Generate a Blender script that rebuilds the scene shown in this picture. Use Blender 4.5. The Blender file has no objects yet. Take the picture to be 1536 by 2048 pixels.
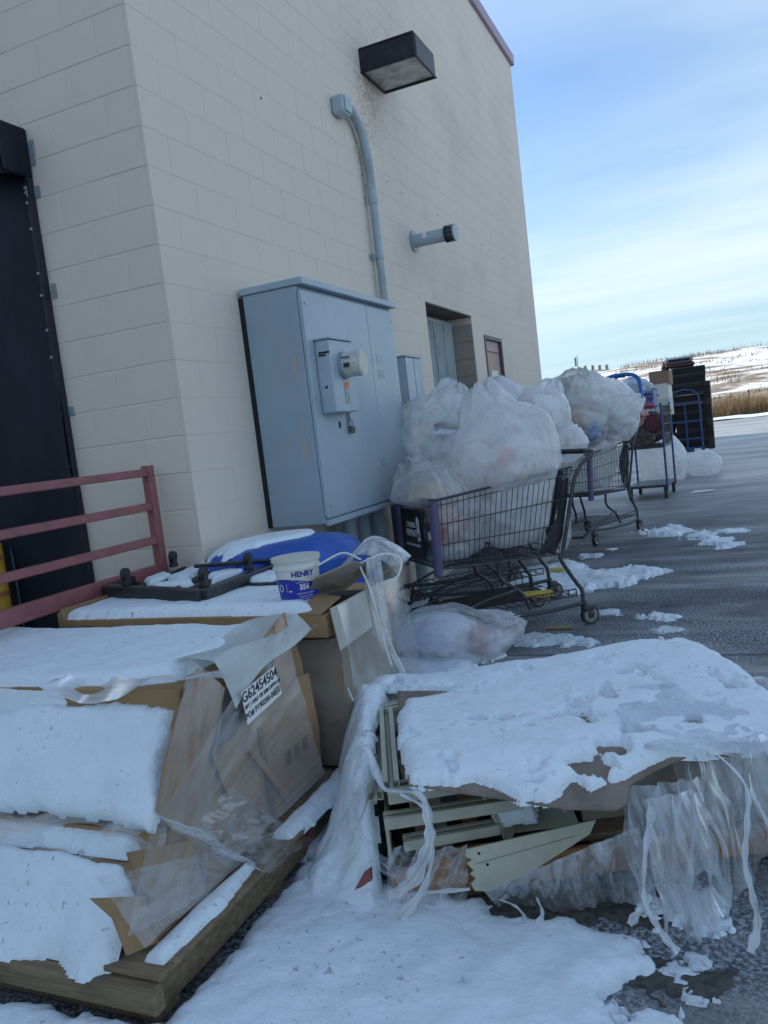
import bpy, bmesh, math, random
import numpy as np
from mathutils import Vector, Matrix
S = bpy.context.scene
C = S.collection
R = math.radians

# ---------------------------------------------------------------- camera
YAW, PITCH, ROLL, FPX = R(23.7), R(-5.3), R(6.84), 1600.0
CAM = np.array([2.62, 0.0, 1.40])
_F0 = np.array([-math.sin(YAW), math.cos(YAW), 0]); _R0 = np.array([math.cos(YAW), math.sin(YAW), 0])
FW = _F0*math.cos(PITCH)+np.array([0, 0, math.sin(PITCH)])
_U0 = np.cross(_R0, FW)
CXV = math.cos(ROLL)*_R0-math.sin(ROLL)*_U0
CYV = math.sin(ROLL)*_R0+math.cos(ROLL)*_U0
cam = bpy.data.cameras.new('camera'); camo = bpy.data.objects.new('camera', cam); C.objects.link(camo)
cam.sensor_fit = 'VERTICAL'; cam.sensor_height = 36; cam.lens = 36*FPX/2048
cam.clip_start = .05; cam.clip_end = 2000
M4 = Matrix.Identity(4)
for i in range(3):
    M4[i][0] = CXV[i]; M4[i][1] = CYV[i]; M4[i][2] = -FW[i]; M4[i][3] = CAM[i]
camo.matrix_world = M4
S.camera = camo
S.render.resolution_x = 768; S.render.resolution_y = 1024
S.view_settings.view_transform = 'Standard'; S.view_settings.look = 'None'
S.view_settings.gamma = 1; S.view_settings.use_curve_mapping = False
S.view_settings.exposure = 0.13

# ---------------------------------------------------------------- light
SUN_EL, SUN_AZ = R(34), R(-75)          # azimuth from +Y, clockwise positive (so this is over -X, slightly +Y)
world = bpy.data.worlds.new('World'); S.world = world; world.use_nodes = True
nt = world.node_tree; nt.nodes.clear()
N = nt.nodes.new; L = nt.links.new
sky = N('ShaderNodeTexSky'); sky.sky_type = 'NISHITA'; sky.sun_disc = False
sky.sun_elevation = SUN_EL; sky.sun_rotation = SUN_AZ; sky.air_density = 1.2; sky.dust_density = 1.6; sky.ozone_density = 1.6
tc = N('ShaderNodeTexCoord'); sep = N('ShaderNodeSeparateXYZ'); L(tc.outputs['Generated'], sep.inputs[0])
def mth(op, a, b=None, c=None, clamp=False):
    n = N('ShaderNodeMath'); n.operation = op; n.use_clamp = clamp
    for i, v in enumerate((a, b, c)):
        if v is None: continue
        if isinstance(v, (int, float)): n.inputs[i].default_value = v
        else: L(v, n.inputs[i])
    return n.outputs[0]
# project direction onto a cloud layer: (x,y)/(z+.12)
zz = mth('ADD', mth('MAXIMUM', sep.outputs[2], 0.0), .10)
com = N('ShaderNodeCombineXYZ'); L(mth('DIVIDE', sep.outputs[0], zz), com.inputs[0]); L(mth('DIVIDE', sep.outputs[1], zz), com.inputs[1])
mp = N('ShaderNodeMapping'); L(com.outputs[0], mp.inputs[0]); mp.inputs['Rotation'].default_value = (0, 0, R(20)); mp.inputs['Scale'].default_value = (.32, .8, 1)
mp.inputs['Location'].default_value = (3.3, 8.8, 0)
nz = N('ShaderNodeTexNoise'); L(mp.outputs[0], nz.inputs['Vector']); nz.inputs['Scale'].default_value = .75; nz.inputs['Detail'].default_value = 6; nz.inputs['Roughness'].default_value = .50; nz.inputs['Distortion'].default_value = .35
cr = N('ShaderNodeMapRange'); cr.interpolation_type = 'SMOOTHSTEP'; L(nz.outputs[0], cr.inputs[0]); cr.inputs[1].default_value = .33; cr.inputs[2].default_value = .66
hz = mth('MULTIPLY', cr.outputs[0], mth('MULTIPLY', sep.outputs[2], 14, clamp=True))
hz = mth('MULTIPLY', hz, mth('MULTIPLY_ADD', mth('SUBTRACT', sep.outputs[2], .35, clamp=True), -1.3, .9, clamp=True))
mix = N('ShaderNodeMix'); mix.data_type = 'RGBA'; L(hz, mix.inputs['Factor'])
bst = N('ShaderNodeMix'); bst.data_type = 'RGBA'; bst.blend_type = 'MULTIPLY'; bst.inputs['Factor'].default_value = 1; bst.inputs[7].default_value = (.80, 1.03, 1.27, 1); L(sky.outputs[0], bst.inputs[6])
L(bst.outputs[2], mix.inputs[6])
mix.inputs[7].default_value = (5.5, 6.5, 7.4, 1)
hzm = N('ShaderNodeMix'); hzm.data_type = 'RGBA'; L(mth('MULTIPLY', mth('MULTIPLY_ADD', sep.outputs[2], -7.5, 1.0, clamp=True), .85), hzm.inputs['Factor']); L(mix.outputs[2], hzm.inputs[6]); hzm.inputs[7].default_value = (3.7, 5.45, 6.7, 1)   # pale haze all round the horizon
bg = N('ShaderNodeBackground'); bg.inputs['Strength'].default_value = .145; L(hzm.outputs[2], bg.inputs['Color'])
wo = N('ShaderNodeOutputWorld'); L(bg.outputs[0], wo.inputs[0])
sunl = bpy.data.lights.new('sun', 'SUN'); sunl.energy = 5.0; sunl.angle = R(.5); sunl.color = (1, .93, .82)
suno = bpy.data.objects.new('sun', sunl); C.objects.link(suno)
sd = Vector((math.sin(SUN_AZ)*math.cos(SUN_EL), math.cos(SUN_AZ)*math.cos(SUN_EL), math.sin(SUN_EL)))
suno.rotation_euler = (-sd).to_track_quat('-Z', 'Y').to_euler()
S.cycles.transparent_max_bounces = 24; S.cycles.max_bounces = 8

# ---------------------------------------------------------------- helpers
def at(ax, val, px, py):
    """the point where the sight line through a photo point meets the plane  axis = val"""
    i = 'xyz'.index(ax); d = FW+CXV*(px-768)/FPX-CYV*(py-1024)/FPX
    return CAM+d*(val-CAM[i])/d[i]
def atp(p0, n, px, py):
    d = FW+CXV*(px-768)/FPX-CYV*(py-1024)/FPX; n = np.array(n, float)
    return CAM+d*(np.dot(np.array(p0)-CAM, n)/np.dot(d, n))

def _h(ix, iy, iz, seed):
    h = (ix*374761393+iy*668265263+iz*2147483647+seed*974634777) & 0xffffffff
    h = ((h ^ (h >> 13))*1274126177) & 0xffffffff
    h = (h ^ (h >> 16)) & 0xffffffff
    return h/4294967295.0
def vn(p, seed=0):
    p = np.asarray(p, float); i = np.floor(p).astype(np.int64); f = p-i; f = f*f*(3-2*f)
    r = 0
    for dx in (0, 1):
        for dy in (0, 1):
            for dz in (0, 1):
                w = (f[..., 0] if dx else 1-f[..., 0])*(f[..., 1] if dy else 1-f[..., 1])*(f[..., 2] if dz else 1-f[..., 2])
                r = r+w*_h(i[..., 0]+dx, i[..., 1]+dy, i[..., 2]+dz, seed)
    return r*2-1
def fbm(p, freq=1, octv=4, seed=0, gain=.5):
    p = np.asarray(p, float); a = 1; r = 0; s = 0
    for o in range(octv):
        r = r+a*vn(p*freq+17.3*o, seed+o); s += a; a *= gain; freq *= 2.03
    return r/s
def sm(a, b, x):
    t = np.clip((x-a)/(b-a), 0, 1); return t*t*(3-2*t)

def mesh_obj(name, V, F, m=None, parent=None, smooth=False, uv=None):
    me = bpy.data.meshes.new(name); me.from_pydata([tuple(map(float, v)) for v in V], [], [tuple(map(int, f)) for f in F])
    if smooth: me.polygons.foreach_set('use_smooth', [True]*len(me.polygons))
    if uv is not None:
        l = me.uv_layers.new(name='UVMap'); idx = np.empty(len(me.loops), int); me.loops.foreach_get('vertex_index', idx)
        l.data.foreach_set('uv', np.asarray(uv)[idx].astype(np.float32).ravel())
    if m: me.materials.append(m)
    me.update()
    o = bpy.data.objects.new(name, me); C.objects.link(o)
    if parent is not None: o.parent = parent
    return o
class MB:
    """collects simple shapes in world units; build() links them as ONE mesh object"""
    def __init__(s): s.V = []; s.F = []; s.sm = []
    def add(s, V, F, smooth=False):
        b = len(s.V); s.V += [tuple(v) for v in V]; s.F += [tuple(b+i for i in f) for f in F]; s.sm += [smooth]*len(F)
        return s
    def tube(s, pts, r, n=8, caps=True, r2=None):
        P = [Vector(p) for p in pts]; k = len(P); rings = []
        for i, p in enumerate(P):
            d = (P[min(i+1, k-1)]-P[max(i-1, 0)]).normalized()
            if i == 0: up = Vector((0, 0, 1)) if abs(d.z) < .9 else Vector((1, 0, 0)); x = d.cross(up).normalized()
            else: x = (x-d*x.dot(d)).normalized()
            y = d.cross(x); rr = r if r2 is None else r+(r2-r)*i/(k-1)
            if 0 < i < k-1:
                c = max(.5, (P[i]-P[i-1]).normalized().dot(d)); 
            rings.append([p+(x*math.cos(2*math.pi*j/n)+y*math.sin(2*math.pi*j/n))*rr for j in range(n)])
        V = [v for q in rings for v in q]; F = []
        for i in range(k-1):
            for j in range(n):
                F.append((i*n+j, i*n+(j+1) % n, (i+1)*n+(j+1) % n, (i+1)*n+j))
        if caps: F.append(tuple(range(n-1, -1, -1))); F.append(tuple((k-1)*n+j for j in range(n)))
        return s.add(V, F, True)
    def build(s, name, m, parent=None):
        o = mesh_obj(name, s.V, s.F, m, parent)
        if any(s.sm):
            o.data.polygons.foreach_set('use_smooth', s.sm)
            try: o.data.set_sharp_from_angle(angle=R(50))
            except Exception: pass
        return o
def _box(s, a, b, bev=0.0, fr=None):
    lo = [min(a[i], b[i]) for i in range(3)]; hi = [max(a[i], b[i]) for i in range(3)]
    if bev <= 0:
        V = [(x, y, z) for x in (lo[0], hi[0]) for y in (lo[1], hi[1]) for z in (lo[2], hi[2])]
        F = [(0, 1, 3, 2), (4, 6, 7, 5), (0, 4, 5, 1), (2, 3, 7, 6), (0, 2, 6, 4), (1, 5, 7, 3)]
    else:
        e = min(bev, *[(hi[i]-lo[i])*.45 for i in range(3)]); V = []; ix = {}
        for cx in (0, 1):
            for cy in (0, 1):
                for cz in (0, 1):
                    c = [(lo, hi)[t][i] for i, t in enumerate((cx, cy, cz))]; sg = [1 if t == 0 else -1 for t in (cx, cy, cz)]
                    for ax in range(3):
                        p = [c[i]+(0 if i == ax else sg[i]*e) for i in range(3)]; ix[(cx, cy, cz, ax)] = len(V); V.append(tuple(p))
        F = []
        for ax in range(3):
            o1, o2 = [i for i in range(3) if i != ax]
            for sgn in (0, 1):
                q = []
                for t1, t2 in ((0, 0), (1, 0), (1, 1), (0, 1)):
                    k = [0, 0, 0]; k[ax] = sgn; k[o1] = t1; k[o2] = t2; q.append(ix[tuple(k)+(ax,)])
                F.append(tuple(q))
            for t1 in (0, 1):
                for t2 in (0, 1):
                    k0 = [0, 0, 0]; k0[o1] = t1; k0[o2] = t2; k1 = list(k0); k1[ax] = 1
                    F.append((ix[tuple(k0)+(o1,)], ix[tuple(k1)+(o1,)], ix[tuple(k1)+(o2,)], ix[tuple(k0)+(o2,)]))
        for cx in (0, 1):
            for cy in (0, 1):
                for cz in (0, 1): F.append(tuple(ix[(cx, cy, cz, a_)] for a_ in range(3)))
    V = [Vector(v) for v in V]; ctr = sum(V, Vector())/len(V)
    F2 = []
    for f in F:
        n = (V[f[1]]-V[f[0]]).cross(V[f[2]]-V[f[0]]); c = sum((V[i] for i in f), Vector())/len(f)
        F2.append(f if n.dot(c-ctr) >= 0 else tuple(reversed(f)))
    if fr is not None:
        O, U, W_, T = [Vector(q) for q in fr]; V = [O+U*v.x+W_*v.y+T*v.z for v in V]
    return s.add(V, F2)
MB.box = _box
def prism(poly, d, s=None):
    """polygon (list of 3-D points, planar) extruded by vector d"""
    s = s or MB(); n = len(poly); P = [Vector(p) for p in poly]; D = Vector(d)
    nrm = Vector()
    for i in range(n): nrm += P[i].cross(P[(i+1) % n])
    flip = nrm.dot(D) > 0
    V = P+[p+D for p in P]; F = [tuple(range(n)), tuple(range(2*n-1, n-1, -1))]+[(i, i+n, (i+1) % n+n, (i+1) % n) for i in range(n)]
    if flip: F = [tuple(reversed(f)) for f in F]
    return s.add(V, F)
def grid(name, P, m, parent=None, keep=None, uv=True, smooth=True):
    """P: array (a,b,3) -> smooth surface; keep: bool (a-1,b-1)"""
    a, b = P.shape[:2]; idx = np.arange(a*b).reshape(a, b)
    q = np.stack([idx[:-1, :-1], idx[1:, :-1], idx[1:, 1:], idx[:-1, 1:]], -1)
    if keep is not None: q = q[keep]
    q = q.reshape(-1, 4); used = np.unique(q); remap = -np.ones(a*b, int); remap[used] = np.arange(len(used))
    V = P.reshape(-1, 3)[used]; U = None
    if uv:
        uu, vv = np.meshgrid(np.linspace(0, 1, a), np.linspace(0, 1, b), indexing='ij'); U = np.stack([uu, vv], -1).reshape(-1, 2)[used]
    me = bpy.data.meshes.new(name); Q = remap[q]
    me.vertices.add(len(V)); me.vertices.foreach_set('co', V.astype(np.float32).ravel())
    me.loops.add(len(Q)*4); me.loops.foreach_set('vertex_index', Q.astype(np.int32).ravel())
    me.polygons.add(len(Q)); me.polygons.foreach_set('loop_start', np.arange(0, len(Q)*4, 4, dtype=np.int32)); me.polygons.foreach_set('loop_total', np.full(len(Q), 4, dtype=np.int32))
    me.update(calc_edges=True); me.validate()
    if smooth: me.polygons.foreach_set('use_smooth', [True]*len(me.polygons))
    if uv:
        l = me.uv_layers.new(name='UVMap'); l.data.foreach_set('uv', U[Q.ravel()].astype(np.float32).ravel())
    me.materials.append(m)
    o = bpy.data.objects.new(name, me); C.objects.link(o)
    if parent is not None: o.parent = parent
    return o
def thing(name, label, cat, loc=(0, 0, 0), rz=0, group=None):
    o = bpy.data.objects.new(name, None); C.objects.link(o); o.empty_display_size = .1
    o['label'] = label; o['category'] = cat
    if group: o['group'] = group
    o.location = loc; o.rotation_euler = (0, 0, rz)
    return o
def tag(o, label, cat, group=None, kind=None):
    o['label'] = label; o['category'] = cat
    if group: o['group'] = group
    if kind: o['kind'] = kind
    return o
def struct(o): o['kind'] = 'structure'; return o
def text(body, size, m, parent, name='lettering', O=(0, 0, 0), U=(1, 0, 0), V=(0, 1, 0), align='CENTER', bold=0.0, ex=.0006):
    cu = bpy.data.curves.new(name, 'FONT'); cu.body = body; cu.size = size; cu.align_x = align; cu.align_y = 'CENTER'; cu.extrude = ex; cu.offset = bold; cu.resolution_u = 3
    o = bpy.data.objects.new('tmp', cu); C.objects.link(o)
    me = bpy.data.meshes.new_from_object(o.evaluated_get(bpy.context.evaluated_depsgraph_get())); bpy.data.objects.remove(o)
    me.name = name; U = Vector(U).normalized(); V = Vector(V).normalized(); W_ = U.cross(V)
    me.transform(Matrix(((U.x, V.x, W_.x, O[0]), (U.y, V.y, W_.y, O[1]), (U.z, V.z, W_.z, O[2]), (0, 0, 0, 1))))
    me.materials.clear(); me.materials.append(m)
    t = bpy.data.objects.new(name, me); C.objects.link(t); t.parent = parent
    return t
def catmull(P, n=8):
    P = [np.array(p, float) for p in P]; Q = [2*P[0]-P[1]]+P+[2*P[-1]-P[-2]]; out = []
    for i in range(1, len(Q)-2):
        for k in range(n):
            t = k/n; a, b, c, d = Q[i-1:i+3]
            out.append(.5*((2*b)+(-a+c)*t+(2*a-5*b+4*c-d)*t*t+(-a+3*b-3*c+d)*t**3))
    out.append(P[-1]); return out

# ---------------------------------------------------------------- materials
def mat(name, col, rough=.7, metal=0, spec=.5, bump=0, bscale=40, col2=None, cscale=6, detail=5, lo=.35, hi=.65, stretch=None, dirt=None, dscale=3, coat=0, bdist=.01):
    m = bpy.data.materials.new(name); m.use_nodes = True; t = m.node_tree; b = t.nodes['Principled BSDF']
    n = t.nodes.new; l = t.links.new
    b.inputs['Base Color'].default_value = (*col, 1); b.inputs['Roughness'].default_value = rough; b.inputs['Metallic'].default_value = metal
    b.inputs['Specular IOR Level'].default_value = spec; b.inputs['Coat Weight'].default_value = coat
    tc = n('ShaderNodeTexCoord'); mp = n('ShaderNodeMapping'); l(tc.outputs['Object'], mp.inputs[0])
    if stretch: mp.inputs['Scale'].default_value = stretch
    out = None
    if col2 is not None:
        z = n('ShaderNodeTexNoise'); l(mp.outputs[0], z.inputs['Vector']); z.inputs['Scale'].default_value = cscale; z.inputs['Detail'].default_value = detail; z.inputs['Roughness'].default_value = .6
        r = n('ShaderNodeMapRange'); l(z.outputs[0], r.inputs[0]); r.inputs[1].default_value = lo; r.inputs[2].default_value = hi
        x = n('ShaderNodeMix'); x.data_type = 'RGBA'; l(r.outputs[0], x.inputs['Factor']); x.inputs[6].default_value = (*col, 1); x.inputs[7].default_value = (*col2, 1)
        out = x.outputs[2]
    if dirt is not None:
        z = n('ShaderNodeTexNoise'); l(tc.outputs['Object'], z.inputs['Vector']); z.inputs['Scale'].default_value = dscale; z.inputs['Detail'].default_value = 8; z.inputs['Roughness'].default_value = .7
        r = n('ShaderNodeMapRange'); l(z.outputs[0], r.inputs[0]); r.inputs[1].default_value = .52; r.inputs[2].default_value = .72; r.inputs[4].default_value = .7
        x = n('ShaderNodeMix'); x.data_type = 'RGBA'; l(r.outputs[0], x.inputs['Factor'])
        if out: l(out, x.inputs[6])
        else: x.inputs[6].default_value = (*col, 1)
        x.inputs[7].default_value = (*dirt, 1); out = x.outputs[2]
    if out: l(out, b.inputs['Base Color'])
    if bump:
        z = n('ShaderNodeTexNoise'); l(mp.outputs[0], z.inputs['Vector']); z.inputs['Scale'].default_value = bscale; z.inputs['Detail'].default_value = 4
        u = n('ShaderNodeBump'); u.inputs['Strength'].default_value = bump; u.inputs['Distance'].default_value = bdist; l(z.outputs[0], u.inputs['Height']); l(u.outputs[0], b.inputs['Normal'])
    return m
def film(name, col=(.85, .88, .9), lo=.1, hi=.7, su=2, sv=60, rough=.25, trans=.3, coords='UV', thr=(.4, .7), bump=.4, rot=0, base_noise=3, gloss=.45):
    """thin plastic: see-through where smooth, milky where it is creased or doubled; pale streaks paint in highlights"""
    m = bpy.data.materials.new(name); m.use_nodes = True; t = m.node_tree; t.nodes.clear(); n = t.nodes.new; l = t.links.new
    tc = n('ShaderNodeTexCoord'); mp = n('ShaderNodeMapping'); l(tc.outputs[coords], mp.inputs[0]); mp.inputs['Rotation'].default_value = (0, 0, rot); 
    mp2 = n('ShaderNodeMapping'); l(mp.outputs[0], mp2.inputs[0]); mp2.inputs['Scale'].default_value = (su, sv, su)
    z = n('ShaderNodeTexNoise'); l(mp2.outputs[0], z.inputs['Vector']); z.inputs['Scale'].default_value = 1; z.inputs['Detail'].default_value = 5; z.inputs['Roughness'].default_value = .6; z.inputs['Distortion'].default_value = .25 if coords == 'UV' else 1.4
    z2 = n('ShaderNodeTexNoise'); l(tc.outputs['Object'], z2.inputs['Vector']); z2.inputs['Scale'].default_value = base_noise; z2.inputs['Detail'].default_value = 5
    a = n('ShaderNodeMath'); a.operation = 'MULTIPLY_ADD'; l(z2.outputs[0], a.inputs[0]); a.inputs[1].default_value = .5; l(z.outputs[0], a.inputs[2])
    a2 = n('ShaderNodeMath'); a2.operation = 'SUBTRACT'; l(a.outputs[0], a2.inputs[0]); a2.inputs[1].default_value = .25
    r = n('ShaderNodeMapRange'); l(a2.outputs[0], r.inputs[0]); r.inputs[1].default_value = thr[0]; r.inputs[2].default_value = thr[1]; r.inputs[3].default_value = lo; r.inputs[4].default_value = hi  # opacity noise; its pale streaks stand in for highlights
    p = n('ShaderNodeBsdfPrincipled'); p.inputs['Base Color'].default_value = (*col, 1); p.inputs['Roughness'].default_value = rough; p.inputs['Specular IOR Level'].default_value = .6
    tr = n('ShaderNodeBsdfTranslucent'); tr.inputs[0].default_value = (*col, 1)
    m1 = n('ShaderNodeMixShader'); m1.inputs[0].default_value = trans; l(p.outputs[0], m1.inputs[1]); l(tr.outputs[0], m1.inputs[2])
    tp = n('ShaderNodeBsdfTransparent'); m2 = n('ShaderNodeMixShader'); l(r.outputs[0], m2.inputs[0]); l(tp.outputs[0], m2.inputs[1]); l(m1.outputs[0], m2.inputs[2])
    gl = n('ShaderNodeBsdfGlossy'); gl.inputs['Roughness'].default_value = .24; gl.inputs['Color'].default_value = (1, 1, 1, 1)
    lw = n('ShaderNodeFresnel'); lw.inputs[0].default_value = 1.45
    fk = n('ShaderNodeMath'); fk.operation = 'MULTIPLY'; l(lw.outputs[0], fk.inputs[0]); fk.inputs[1].default_value = gloss
    m3 = n('ShaderNodeMixShader'); l(fk.outputs[0], m3.inputs[0]); l(m2.outputs[0], m3.inputs[1]); l(gl.outputs[0], m3.inputs[2])
    u = n('ShaderNodeBump'); u.inputs['Strength'].default_value = bump; u.inputs['Distance'].default_value = .006; l(z.outputs[0], u.inputs['Height'])
    for q in (p, tr, gl, lw): l(u.outputs[0], q.inputs['Normal'])
    o = n('ShaderNodeOutputMaterial'); l(m3.outputs[0], o.inputs[0])
    return m
def snow_mat(name, base, spk=.66, sp_col=(.30, .30, .30)):
    m = mat(name, base, .5, spec=.35, col2=tuple(c*.93 for c in base), cscale=9)
    t = m.node_tree; b = t.nodes['Principled BSDF']; n = t.nodes.new; l = t.links.new
    tc = n('ShaderNodeTexCoord'); z1 = n('ShaderNodeTexNoise'); z1.inputs['Scale'].default_value = 38; z1.inputs['Detail'].default_value = 5; z1.inputs['Roughness'].default_value = .65; l(tc.outputs['Object'], z1.inputs['Vector'])
    z2 = n('ShaderNodeTexNoise'); z2.inputs['Scale'].default_value = 260; z2.inputs['Detail'].default_value = 2; l(tc.outputs['Object'], z2.inputs['Vector'])
    a = n('ShaderNodeMath'); a.operation = 'MULTIPLY_ADD'; l(z2.outputs[0], a.inputs[0]); a.inputs[1].default_value = .28; l(z1.outputs[0], a.inputs[2])
    u = n('ShaderNodeBump'); u.inputs['Strength'].default_value = .55; u.inputs['Distance'].default_value = .014; l(a.outputs[0], u.inputs['Height']); l(u.outputs[0], b.inputs['Normal'])
    z3 = n('ShaderNodeTexNoise'); z3.inputs['Scale'].default_value = 48; z3.inputs['Detail'].default_value = 3; l(tc.outputs['Object'], z3.inputs['Vector'])
    z4 = n('ShaderNodeTexNoise'); z4.inputs['Scale'].default_value = 3.2; z4.inputs['Detail'].default_value = 3; l(tc.outputs['Object'], z4.inputs['Vector'])
    q = n('ShaderNodeMath'); q.operation = 'MULTIPLY_ADD'; l(z4.outputs[0], q.inputs[0]); q.inputs[1].default_value = .30; l(z3.outputs[0], q.inputs[2])
    r = n('ShaderNodeMapRange'); l(q.outputs[0], r.inputs[0]); r.inputs[1].default_value = spk+.15; r.inputs[2].default_value = spk+.24; r.inputs[4].default_value = .7
    x = n('ShaderNodeMix'); x.data_type = 'RGBA'; src = b.inputs['Base Color'].links[0].from_socket; l(r.outputs[0], x.inputs['Factor']); l(src, x.inputs[6]); x.inputs[7].default_value = (*sp_col, 1); l(x.outputs[2], b.inputs['Base Color'])
    return m
snow_m = snow_mat('snow', (.80, .88, .92))
snow_dirty = snow_mat('snow_thin', (.66, .72, .76), .56)
wall_m = mat('painted_block', (.70, .61, .515), .85, spec=.25, bump=.55, bscale=110, col2=(.64, .565, .495), cscale=.9, detail=9, dirt=(.56, .495, .43), dscale=.9, bdist=.003)
core_m = mat('painted_mortar', (.665, .58, .49), .9, spec=.2)
coping_m = mat('coping_metal', (.27, .19, .27), .4)
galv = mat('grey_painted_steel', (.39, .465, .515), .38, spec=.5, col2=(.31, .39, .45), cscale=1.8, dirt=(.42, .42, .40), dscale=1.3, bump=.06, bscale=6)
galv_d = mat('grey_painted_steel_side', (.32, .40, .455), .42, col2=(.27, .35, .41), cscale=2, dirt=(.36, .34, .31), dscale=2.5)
dark_gap = mat('dark_gap', (.015, .016, .018), .9)
pvc = mat('grey_conduit', (.36, .43, .47), .5, col2=(.25, .30, .33), cscale=7)
black_vinyl = mat('black_vinyl', (.006, .009, .016), .5, spec=.25, bump=.35, bscale=7, col2=(.012, .016, .026), cscale=5, bdist=.02, stretch=(1, 1, .35))
bronze = mat('dark_bronze_paint', (.008, .011, .022), .4, spec=.4, dirt=(.05, .05, .055), dscale=14)
lens_m = mat('prismatic_lens', (.60, .60, .55), .25, spec=.6, col2=(.30, .30, .27), cscale=9, dirt=(.14, .12, .10), dscale=5)
red_steel = mat('red_painted_steel', (.30, .10, .105), .5, col2=(.24, .08, .085), cscale=10, dirt=(.10, .06, .06), dscale=9, bump=.1)
yellow_m = mat('yellow_paint', (.55, .33, .03), .6, dirt=(.18, .12, .05), dscale=8)
wood = mat('weathered_pallet_wood', (.27, .20, .12), .85, spec=.2, bump=.4, bscale=30, col2=(.16, .12, .08), cscale=7, stretch=(.6, 5, 9), dirt=(.10, .09, .07), dscale=5)
wood2 = mat('orange_wood', (.38, .18, .055), .6, col2=(.26, .12, .04), cscale=8, stretch=(.6, .6, 9), dirt=(.12, .07, .04))
card = mat('brown_cardboard', (.35, .225, .125), .85, spec=.2, col2=(.27, .17, .095), cscale=4, dirt=(.13, .085, .055), dscale=3.2, bump=.35, bscale=9, detail=8)
card2 = mat('orange_cardboard', (.38, .24, .12), .85, spec=.2, col2=(.31, .19, .10), cscale=4, dirt=(.2, .13, .08), dscale=2.5, bump=.15, bscale=12)
card3 = mat('grey_cardboard', (.30, .25, .20), .85, spec=.2, col2=(.24, .20, .16), cscale=6, dirt=(.15, .12, .09), dscale=3, bump=.3, bscale=9)
paper = mat('white_paper', (.70, .70, .68), .7)
ink = mat('black_ink', (.02, .02, .025), .6)
cream = mat('cream_enamel', (.46, .45, .34), .4, col2=(.37, .37, .29), cscale=4, dirt=(.25, .25, .2), dscale=3)
plast_black = mat('black_plastic', (.016, .017, .020), .4, spec=.5, dirt=(.05, .05, .055), dscale=9)
plast_blue = mat('blue_plastic', (.012, .085, .42), .38, spec=.5, col2=(.010, .07, .34), cscale=5)
plast_white = mat('white_plastic', (.70, .70, .66), .4)
label_blue = mat('blue_print', (.02, .035, .35), .4)
cart_m = mat('charcoal_cart_wire', (.050, .050, .060), .45, metal=.3, spec=.5, dirt=(.11, .10, .10), dscale=20)
cart_t = mat('charcoal_cart_tube', (.060, .058, .066), .5, metal=.2, dirt=(.14, .12, .11), dscale=16)
bumper_m = mat('purple_grey_bumper', (.11, .095, .18), .5, dirt=(.08, .07, .12), dscale=8)
rubber = mat('grey_rubber', (.26, .23, .19), .7, dirt=(.08, .07, .07), dscale=12)
rubber_d = mat('dark_rubber', (.03, .03, .03), .7)
blue_steel = mat('blue_steel', (.02, .06, .17), .45)
blue_hose = mat('bright_blue_tube', (.02, .13, .45), .4)
asph = None

# wrinkled bag plastics
bag_white = film('milky_bag_plastic', (.95, .96, .96), lo=.50, hi=.88, su=4, sv=7, rough=.33, trans=.5, coords='Object', thr=(.36, .64), bump=.5, base_noise=4, gloss=.35)
bag_thin = film('thin_bag_plastic', (.94, .96, .97), lo=.28, hi=.74, su=4, sv=8, rough=.28, trans=.45, coords='Object', thr=(.40, .68), bump=.5, base_noise=4, gloss=.45)
bag_grey = film('grey_bag_plastic', (.74, .74, .73), lo=.35, hi=.72, su=3, sv=8, rough=.4, trans=.3, coords='Object', thr=(.40, .66), bump=.35, base_noise=4, gloss=.35)
wrap_m = film('stretch_wrap', (.84, .88, .90), lo=.0, hi=.34, su=.9, sv=75, rough=.3, trans=.25, thr=(.50, .74), bump=.25, gloss=.3)
wrap_mil = film('milky_wrap', (.78, .83, .86), lo=.15, hi=.75, su=1.5, sv=9, rough=.35, trans=.35, thr=(.38, .68), bump=.4, gloss=.35)
strip_m = mat('ribbed_grey_sheet', (.36, .42, .43), .55, spec=.3, col2=(.26, .31, .32), cscale=6, stretch=(1, 1, .2), dirt=(.16, .18, .18), dscale=4)

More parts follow.
